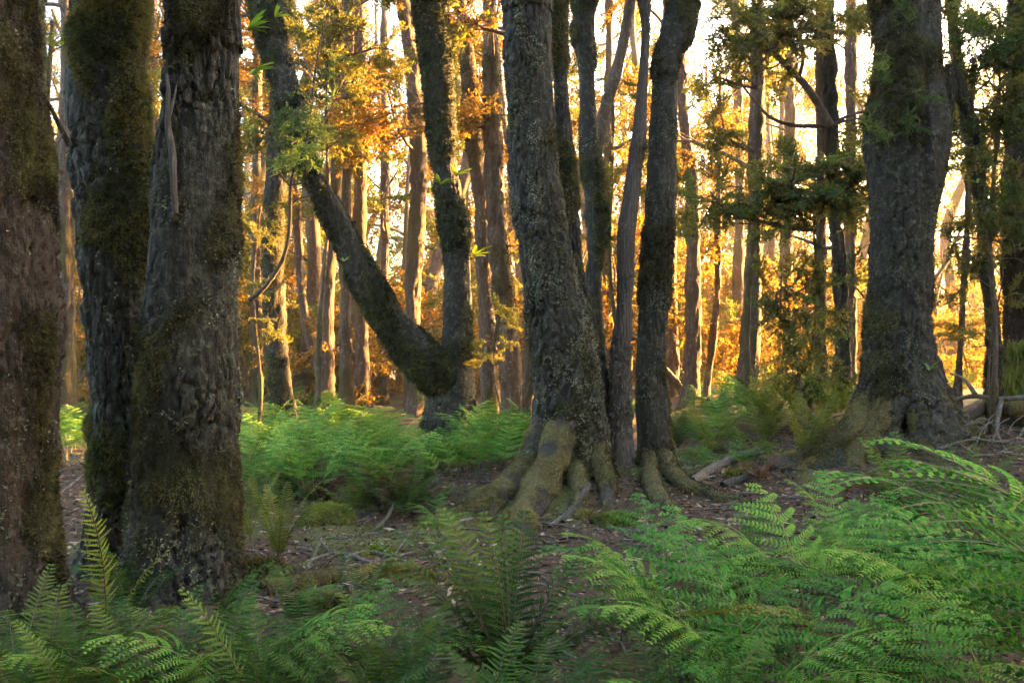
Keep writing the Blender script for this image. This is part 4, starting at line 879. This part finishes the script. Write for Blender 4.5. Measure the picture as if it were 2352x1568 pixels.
lacy(440, 3.9, [(.15, .75, 1, .25), (-.35, .7, 0, .3), (.5, .6, 4, .2), (pi * 1.1, .6, 1, .3)], 'dark fern leaning right against the cracked grey stem', SH)
lacy(90, 3.1, [(pi * .9, .62, 3, .1), (.3, .6, 3, .1), (pi * 1.4, .55, 1, .2), (pi * .55, .6, 0, .1), (-.4, .55, 1, .2)], 'dark feathery fern in the bottom left corner', SHY)
lacy(240, 3.3, [(.2, .6, 3, .2), (pi * 1.0, .6, 3, .2), (-.6, .55, 1, .3), (pi * .6, .55, 1, .1)], 'dark fern at the bottom, second from the left corner', SH)
lacy(640, 5.9, [(pi * .95, .6, 2, .12), (pi * .7, .55, 0, .0), (pi * .4, .55, 2, .05), (.1, .62, 0, .1), (.4, .55, 4, .15), (pi * 1.25, .45, 0, .1), (pi * 1.6, .4, 0, .1)], 'yellow-green upright fern beside the fallen sticks', SHY)
lacy(575, 6.3, [(pi * .9, .55, 0, .1), (.3, .55, 2, .15), (pi * .5, .5, 2, 0), (pi * 1.4, .45, 1, .1)], 'yellow-green fern tucked against the cracked grey stem', SHY)
lacy(2075, 6.0, [(pi * .95, .85, 2, .05), (pi * .7, .85, 0, 0), (.2, .8, 0, .1), (pi * .4, .85, 2, 0), (pi * 1.3, .7, 1, .1), (pi * 1.7, .7, 1, .1), (pi * 1.1, .8, 4, .1), (-.2, .75, 4, .1)], 'tall dark shuttlecock fern below the hollow of the burly beech', SH)
lacy(1930, 5.6, [(pi * .9, .72, 2, 0), (.2, .7, 0, 0), (pi * .5, .74, 2, 0), (pi * 1.4, .6, 1, 0)], 'bright lacy fern left of the tall dark shuttlecock fern')
lacy(2230, 6.3, [(pi * .9, .7, 1, 0), (.3, .75, 4, .1), (pi * .5, .72, 0, 0), (pi * 1.4, .6, 1, .1), (.8, .7, 2, 0)], 'dark upright fern right of the tall shuttlecock fern', SH)
lacy(2310, 5.6, [(pi * .9, .7, 0, 0), (.3, .7, 1, 0), (pi * .5, .7, 2, 0), (pi * 1.4, .6, 1, 0)], 'lacy fern near the right edge below the fallen log')
lacy(1850, 9.2, [(pi * .95, .8, 1, .05), (pi * .75, .8, 0, .05), (.1, .82, 0, .1), (.35, .8, 4, .1), (pi * .5, .75, 2, 0), (pi * 1.3, .6, 1, .1), (-.4, .7, 1, .1)], 'yellow-green shuttlecock fern at the left root of the burly beech', SHY)
lacy(1010, 6.5, [(pi * .9, .42, 0, .05), (.3, .4, 4, .1), (pi * .5, .42, 2, 0), (pi * 1.4, .36, 1, .1)], 'little fern before the long left root of the central beech')
# dark low filler ferns under the foreground
for k, (px, d) in enumerate([(330, 3.6), (160, 3.8), (480, 3.05), (650, 3.6), (880, 3.0), (1420, 3.0), (1560, 2.9), (1880, 2.75), (2060, 3.3), (2180, 2.8), (700, 4.1), (820, 4.4), (1700, 5.0), (2000, 4.6), (2130, 4.7), (2280, 4.5), (300, 4.5), (40, 3.6), (2330, 3.0)]):
    big = px > 1500
    e = clump(GD(px, d), LA if (big and k % 2) else SH, 6, gf.uniform(.42, .58) if not big else gf.uniform(.5, .7), gf, .25); e.name = 'low_fern'
    auto(e, 'low shaded foreground fern', 'fern', 'low ferns along the bottom of the picture')
for px, d, n_, L_ in [(1640, 2.95, 4, .75), (1560, 4.0, 3, .75), (1700, 3.7, 4, .85), (1880, 3.7, 4, .85), (2060, 3.9, 3, .8), (2200, 4.2, 4, .8), (2330, 4.4, 4, .8), (2060, 3.1, 4, .75), (1880, 4.9, 4, .7), (2000, 5.1, 4, .7), (2150, 5.3, 4, .7), (1700, 4.4, 4, .65), (560, 3.9, 4, .5), (380, 3.2, 4, .55), (700, 3.5, 4, .5), (150, 3.3, 3, .55), (2330, 3.6, 4, .9)]:
    e = lace_clump(GD(px, d), n_, L_, gf, LA, .12); auto(e, 'leafy bright foreground fern', 'fern', 'lacy ferns crowding the foreground')
for px, d in [(960, 2.95), (1080, 2.85), (1200, 2.85), (1320, 2.95), (900, 3.3), (480, 3.5), (620, 2.95), (330, 3.1), (20, 3.0), (800, 2.9), (1400, 2.95), (180, 3.05), (700, 3.05)]:
    e = clump(GD(px, d), SH, 7, gf.uniform(.45, .62), gf, .2); e.name = 'shield_fern'; auto(e, 'dark feathery foreground fern', 'fern', 'dark ferns along the bottom')
# dead fern bunches
for px, py, lab in ((1745, 1105, 'reddish-brown dead fern bunch among the fallen grey branches'), (905, 1150, 'withered brown fern at the foot of the fern bank'), (1990, 1130, 'brown withered fern between the bright lacy ferns')):
    gl = G(px, py); e = clump(gl, DEAD, 8, .42, gf, .6, 'dead_fern'); tag(e, lab, 'dead fern')
# --- fern bank between the twin stems and the forked beech
def bank(n, x0, x1, d0, d1, phrase, group, kind='lace', L=(.7, .95), seed=1, sep=.42, nf=(4, 7)):
    g = np.random.default_rng(seed); pts = []; tries = 0
    while len(pts) < n and tries < 4000:
        tries += 1; d = g.uniform(d0, d1); px = g.uniform(x0, x1); v = GD(px, d)
        if all((v.x - q.x) ** 2 + (v.y - q.y) ** 2 > sep ** 2 for q in pts): pts.append(v)
    for v in pts:
        if kind == 'lace': e = lace_clump(v, int(g.integers(*nf)), g.uniform(*L), g)
        else:
            e = clump(v, SHY if g.random() < .55 else SH, int(g.integers(*nf)), g.uniform(*L), g, .28); e.name = 'shield_fern'
        auto(e, phrase, 'fern', group)
bank(24, 560, 930, 7.7, 9.3, 'front-row bright fern of the bank', 'fern bank behind the clearing', seed=2, L=(.7, .88))
bank(26, 550, 890, 9.6, 11.2, 'middle-row bright fern of the bank', 'fern bank behind the clearing', seed=3, L=(.6, .8))
bank(26, 550, 890, 11.4, 13.6, 'back-row bright fern of the bank', 'fern bank behind the clearing', seed=4, L=(.55, .8))
bank(18, 890, 1110, 9.4, 12.4, 'short bright fern before the fork', 'fern bank behind the clearing', seed=14, L=(.28, .42), sep=.3)
bank(16, 930, 1150, 8.3, 9.4, 'mid-height fern left of the roots', 'fern bank behind the clearing', seed=18, L=(.5, .68), sep=.3)
bank(9, 1040, 1165, 9.2, 10.2, 'leafy fern above the long root', 'fern bank behind the clearing', seed=16, L=(.45, .62), sep=.3)
bank(8, 1090, 1225, 11.6, 13.4, 'back-row bright fern', 'fern bank behind the clearing', seed=15, L=(.55, .75))
g_ = np.random.default_rng(17)
for k in range(26):
    v = GD(g_.uniform(560, 1010), g_.uniform(7.2, 8.4)); dead = k % 5 == 4
    e = clump(v, DEAD if dead else SH, 6, g_.uniform(.36, .55), g_, .35, 'dead_fern' if dead else 'shield_fern')
    auto(e, 'withered brown fern skirting the bank' if dead else 'low dark fern skirting the bank', 'fern', 'low ferns at the foot of the bank')
bank(8, 120, 210, 9.5, 13, 'bright fern glimpsed far', 'ferns in the left gap', seed=5, L=(.7, .9))
bank(10, 1100, 1215, 9.2, 11.5, 'bright fern beside the central roots', 'fern bank behind the clearing', seed=6, L=(.7, .9))
bank(18, 1555, 1960, 10.8, 14, 'upright fern of the right bank', 'fern bank behind the right clearing', 'shield', (.6, .82), 7, .5, (8, 12))
bank(14, 1555, 1900, 11, 14.5, 'soft lacy fern of the right bank', 'fern bank behind the right clearing', seed=8, L=(.65, .85))
bank(26, -60, 2420, 14.6, 19, 'distant low fern', 'low ferns among the sunlit trunks', seed=9, L=(.6, .9), sep=.8)
bank(10, 1550, 1760, 9.2, 10.6, 'tiny pale fern', 'small ferns on the right clearing', seed=10, L=(.25, .4), sep=.25)
flush_auto()

# ================================================================== FLOOR DETAIL
g = np.random.default_rng(99)
def floor_pts(n, d0=3.2, d1=11.5, xr=.68):
    d = np.sqrt(g.uniform(d0 ** 2, d1 ** 2, n)); x = g.uniform(-xr, xr, n) * d
    z = H(x, d) + .05 * (fbm(x * 3, d * 3, x * 0, 4, 5) - .5) + .03 * ground_moss(x, d)
    return np.stack([x, d, z], 1)
# fallen leaves
n = 52000; p_ = floor_pts(n); keep = g.random(n) > ground_moss(p_[:, 0], p_[:, 1]) * .8; p_ = p_[keep]; n = len(p_)
s_ = Soup(); s_.leaves(p_ + np.array([0, 0, .006]), g.normal(size=(n, 3)) * np.array([1, 1, .25]), np.array([0, 0, 1.]) + g.normal(size=(n, 3)) * .45, g.uniform(.02, .06, n), g.uniform(.012, .032, n), 0, g.random(n))
tag(obj('fallen_leaves', s_.mesh('fallen_leaves', [M['litter']])), 'brown fallen leaves littering the forest floor', 'leaf litter', kind='stuff')
# fine twigs
s_ = Soup()
for q in floor_pts(2600, 4.0, 11):
    a = g.uniform(0, 6.28); L = g.uniform(.06, .38); k = g.uniform(-.6, .6); r_ = g.uniform(.002, .008)
    pts = [q + np.array([0, 0, .012])]
    for j in range(3): pts.append(pts[-1] + np.array([math.cos(a + k * j), math.sin(a + k * j), g.uniform(-.06, .10)]) * L / 3)
    s_.tube(pts, [r_, r_ * .9, r_ * .8, r_ * .4], 4, 0, g.random())
m_ = s_.mesh('fine_twigs', [M['twig_grey']], True); tag(obj('fine_twigs', m_), 'fine grey twigs strewn over the forest floor', 'twigs', kind='stuff')
n = 2600; p_ = floor_pts(n, 4.5, 11); s_ = Soup(); s_.leaves(p_ + np.array([0, 0, .012]), g.normal(size=(n, 3)) * np.array([1, 1, .2]), np.array([0, 0, 1.]) + g.normal(size=(n, 3)) * .4, g.uniform(.04, .13, n), g.uniform(.015, .04, n), 0, .5 + .5 * g.random(n))
tag(obj('bark_chips', s_.mesh('bark_chips', [M['litter']])), 'pale bark chips and wood flakes on the floor', 'bark chips', kind='stuff')
# moss cover
n = 76000; p_ = floor_pts(n, 5.0, 11.5); p_ = p_[g.random(n) < ground_moss(p_[:, 0], p_[:, 1])]
tag(obj('ground_moss', tuft_mesh('ground_moss', p_, np.tile([0, 0, 1.], (len(p_), 1)), M['moss_green'], .016, .010, 5, 2, 0., .9)), 'low yellow-green moss carpeting patches of the floor', 'moss', kind='stuff')
# moss cushions
def cushion(px, py, rx, rz, label, mat='moss_green', seed=0):
    v = G(px, py); gg = np.random.default_rng(seed); n, m = 16, 36
    th = np.arange(m) / m * 2 * np.pi; ph = np.linspace(0, np.pi / 2, n)
    u = np.cos(ph)[:, None]; Q = np.stack([u * np.cos(th) * rx, u * np.sin(th) * rx * .8, np.sin(ph)[:, None] * rz + 0 * th], -1).reshape(-1, 3)
    Q *= (.75 + .5 * fbm(Q[:, 0] * 6 + seed, Q[:, 1] * 6, Q[:, 2] * 6, 3, seed))[:, None]; Q[:, 2] -= .04
    me = mk_mesh('mound', Q, grid_faces(n, m), M['bark_root'], {'moss': np.ones(len(Q))})
    e = bpy.data.objects.new('moss_cushion', None); COL.objects.link(e); e.location = v; obj('mound', me, e)
    idx = gg.integers(0, len(Q), 3500); Nv = Q / (np.linalg.norm(Q, axis=1)[:, None] + 1e-6)
    tag(obj('moss', tuft_mesh('moss', Q[idx] + gg.normal(size=(3500, 3)) * .012, Nv[idx], M[mat], .02, .009, seed, 3, .1, .8), e), kind='stuff')
    tag(e, label, 'moss', 'moss cushions on the floor')
cushion(752, 1205, .22, .20, 'rounded vivid green moss mound at the foot of the fern bank', seed=1)
cushion(1415, 1195, .22, .07, 'flat yellow-green moss cushion before the central roots', seed=2)
cushion(860, 1270, .20, .05, 'flat moss pad left of the scattered sticks', seed=3)
cushion(900, 1330, .30, .10, 'brownish moss hummock left of the shuttlecock fern', 'moss_gold', 4)
cushion(1690, 1090, .14, .06, 'small moss pad among the fallen grey branches', seed=5)
cushion(2070, 1065, .16, .08, 'small moss pad below the burly beech', 'moss_gold', 6)
cushion(590, 1330, .26, .14, 'brown moss hummock at the foot of the cracked grey stem', 'moss_brown', 7)
cushion(1345, 1185, .14, .06, 'pale moss pad between the central roots', 'moss_gold', 8)
# fallen branches and logs
def branch(px_pts, r0, r1, label, mat='twig_grey', lift=.02, seg=12, tufts=0, seed=0, name='fallen_branch', forks=()):
    rows = []
    for k, q in enumerate(px_pts):
        v = G(q[0], q[1]); up = q[2] if len(q) > 2 else 0; rows.append([v.x, v.y, v.z + lift + up, r0 + (r1 - r0) * k / (len(px_pts) - 1)])
    e = bpy.data.objects.new(name, None); COL.objects.link(e); e.location = rows[0][:3]
    trunk(e, rows, seg, .03, M[mat], 900 + seed, name='stem', lump=.18, plate=.003, plate_size=.04, moss_bias=-.1 if not tufts else .06, moss_thick=.008, moss_mat=M['moss_gold'], tufts=tufts, tuft_len=.018, ref=(.2, .1, .97))
    for f in forks:
        rw = []
        for k, q in enumerate(f):
            v = G(q[0], q[1]); rw.append([v.x, v.y, v.z + lift + (q[2] if len(q) > 2 else 0), r1 * (.9 - .6 * k / (len(f) - 1))])
        trunk(e, rw, 8, .03, M[mat], 950 + seed, name='side_twig', lump=.15, plate=.001, moss_bias=-.3, ref=(.2, .1, .97))
    tag(e, label, 'branch', 'fallen branches on the floor')
branch([(615, 1365), (680, 1352), (740, 1338), (762, 1330)], .055, .06, 'thick mossy log stub with a grey end beside the shuttlecock fern', 'bark_root', .03, 24, 900, 1, 'fallen_log')
branch([(690, 1395), (740, 1388), (775, 1395)], .05, .04, 'short moss-covered log below the mossy log stub', 'bark_root', .03, 20, 700, 2, 'fallen_log')
branch([(700, 1300), (760, 1278), (800, 1280), (850, 1298), (870, 1290)], .018, .012, 'crooked grey stick lying in the middle of the clearing', seed=3, forks=[[(760, 1278, .01), (740, 1262, .03), (728, 1250, .05)]])
branch([(705, 1312), (720, 1285), (735, 1262, .03)], .014, .008, 'short forked pale stick at the left of the clearing', seed=4)
branch([(790, 1290), (840, 1272), (905, 1282), (960, 1272)], .014, .009, 'long thin grey stick across the clearing', seed=5, forks=[[(905, 1282, .0), (925, 1262, .03), (940, 1250, .06)]])
branch([(860, 1225), (890, 1200, .03), (905, 1180, .08)], .016, .010, 'pale crooked twig standing up before the fern bank', seed=6)
branch([(820, 1240), (880, 1228), (940, 1220)], .012, .007, 'thin stick near the fern bank foot', seed=7)
branch([(1010, 1240), (1050, 1215, .02), (1085, 1205, .03)], .03, .02, 'grey branch stub beside the long left root', seed=8)
branch([(1290, 1205), (1320, 1175, .02), (1352, 1140, .08)], .03, .035, 'brown broken branch leaning at the foot of the central beech', 'dead_wood', seed=9)
branch([(1262, 1215), (1300, 1190, .02), (1330, 1165, .04)], .018, .014, 'bleached stick beside the brown broken branch', seed=10)
branch([(1590, 1110), (1640, 1085, .03), (1690, 1068, .06), (1745, 1055, .08)], .05, .045, 'thick grey fallen branch in the right clearing', seed=11, seg=20)
branch([(1660, 1120), (1710, 1105, .02), (1760, 1085, .03)], .045, .035, 'dark mottled fallen branch in the right clearing', 'dead_wood', seed=12, seg=18)
branch([(1560, 1125), (1600, 1108), (1640, 1098)], .03, .02, 'short grey fallen branch close to the dark clump stem', seed=13)
branch([(1660, 1165), (1720, 1152), (1790, 1160)], .012, .008, 'thin pale stick right of the spreading root', seed=14)
branch([(1730, 1060), (1765, 1045, .05), (1790, 1040, .04)], .02, .014, 'whitish broken branch tip above the red dead fern', seed=15)
branch([(1550, 1045), (1600, 1050, .05), (1660, 1042, .05)], .06, .05, 'old dark log lying before the right-hand fern bank', 'bark_root', seed=16, seg=20, tufts=400, name='fallen_log')
branch([(2195, 1000, .12), (2250, 978, .2), (2310, 985, .25), (2380, 985, .25)], .09, .12, 'mossy weathered log behind the burly beech at the right edge', 'bark_root', seed=17, seg=28, tufts=1800, name='fallen_log')
branch([(2190, 990, .36), (2240, 990, .40), (2300, 1000, .40), (2400, 998, .42)], .022, .038, 'bare white branch lying across the log at the right edge', seed=18, forks=[[(2240, 990, .42), (2215, 975, .55), (2180, 960, .62)], [(2300, 1000, .40), (2290, 1010, .1), (2310, 1040, 0)]])
branch([(2160, 1035), (2230, 1022, .03), (2320, 1028, .03)], .014, .008, 'slender grey stick right of the hollow', seed=19, forks=[[(2230, 1022, .03), (2255, 1005, .1), (2285, 995, .14)]])
branch([(2010, 1045), (2040, 1035, .02), (2060, 1040, .02)], .016, .01, 'short pale stick beneath the hollow of the burly beech', seed=20)
branch([(120, 1150), (160, 1120), (195, 1090)], .012, .008, 'thin stick on the brown slope left of the twin stems', seed=21)
branch([(960, 1250), (1010, 1262), (1060, 1255)], .014, .01, 'thin grey stick before the long left root', seed=22)
branch([(1400, 1215), (1450, 1225), (1500, 1215)], .014, .01, 'thin stick right of the flat moss cushion', seed=23)

gt = np.random.default_rng(61)
for k in range(9):
    a = gt.uniform(2170, 2340); b_ = gt.uniform(985, 1060); c_ = gt.uniform(-1, 1)
    branch([(a, b_, gt.uniform(0, .2)), (a + 45, b_ + 12 * c_, gt.uniform(.02, .25)), (a + 95, b_ + 25 * c_, gt.uniform(0, .15))], .011, .005, f'thin grey branch in the tangle right of the hollow, {ORD[k]} of nine', seed=40 + k, seg=8,
           forks=[[(a + 45, b_ + 12 * c_, .1), (a + 60, b_ - 15, .2), (a + 85, b_ - 25, .25)]])
# perching plants with strap leaves
def strap_mesh(seed):
    g = np.random.default_rng(seed); s = Soup()
    for k in range(8):
        az = g.uniform(-2.8, -.4); d = np.array([math.cos(az), math.sin(az), g.uniform(.3, 1.3)]); d /= np.linalg.norm(d); L = g.uniform(.6, 1.1)
        pts = []; q = np.zeros(3)
        for j in range(6): pts.append(q.copy()); q = q + d * L / 5; d = d + np.array([0, 0, -.14]); d /= np.linalg.norm(d)
        pts = np.array(pts); sd = np.cross(d, [0, 0, 1.]); sd /= np.linalg.norm(sd); w = np.array([.05, .08, .09, .08, .055, .006])
        V = np.stack([pts - sd * w[:, None], pts + np.array([0, 0, -.02]), pts + sd * w[:, None]], 1).reshape(-1, 3)
        F = [[3 * j + c, 3 * j + c + 1, 3 * j + c + 4, 3 * j + c + 3] for j in range(5) for c in (0, 1)]
        s.V.append(V); s.F.append(np.array(F) + s.n); s.M += [0] * 10; s.A.append(np.full(18, g.random())); s.n += 18
    return s.mesh('perching_plant', [M['strap']], True)
ST = [strap_mesh(40 + i) for i in range(3)]
for i, (a, b_, d, sc, lab) in enumerate(((735, 388, 11.75, .24, 'at the elbow of the leaning limb'), (1010, 425, 12.6, .28, 'halfway up the upright fork'), (1048, 405, 12.6, .26, 'on the right side of the upright fork'), (1090, 590, 12.7, .3, 'low on the right edge of the upright fork'),
        (985, 800, 12.6, .14, 'in the crotch of the fork'), (632, 40, 11.6, .22, 'high on the leaning limb'), (570, 70, 11.7, .42, 'hanging left of the leaning limb top'), (578, 170, 11.7, .36, 'hanging under the leaning limb top'),
        (640, 300, 11.6, .25, 'among the leaves of the leaning limb'), (2135, 850, 8.9, .16, 'on the right flank of the burly beech'), (2245, 420, 12.7, .2, 'on the sloping mossy trunk'), (790, 600, 11.8, .14, 'midway down the leaning limb'))):
    o = obj('perching_plant', ST[i % 3], None, P(a, b_, d), (0, 0, .3 * i), sc); tag(o, 'bright green strap-leaved perching plant ' + lab, 'plant', 'perching plants on the trunks')

# ------------------------------------------------------------------ haze
hz, n_, l_ = mat_new('haze')
pv = n_.new('ShaderNodeVolumePrincipled'); pv.inputs['Density'].default_value = .0010; pv.inputs['Color'].default_value = (1, .9, .76, 1); pv.inputs['Anisotropy'].default_value = .55
mo = n_.new('ShaderNodeOutputMaterial'); l_.new(pv.outputs[0], mo.inputs['Volume'])
V = np.array([[x, y, z] for x in (-180, 180) for y in (-180, 180) for z in (-8, 33)], float)
F = [[0, 1, 3, 2], [4, 6, 7, 5], [0, 4, 5, 1], [2, 3, 7, 6], [0, 2, 6, 4], [1, 5, 7, 3]]
tag(obj('haze', mk_mesh('haze', V, F, hz, None, False)), 'warm haze filling the air between the trees', 'haze', kind='stuff')
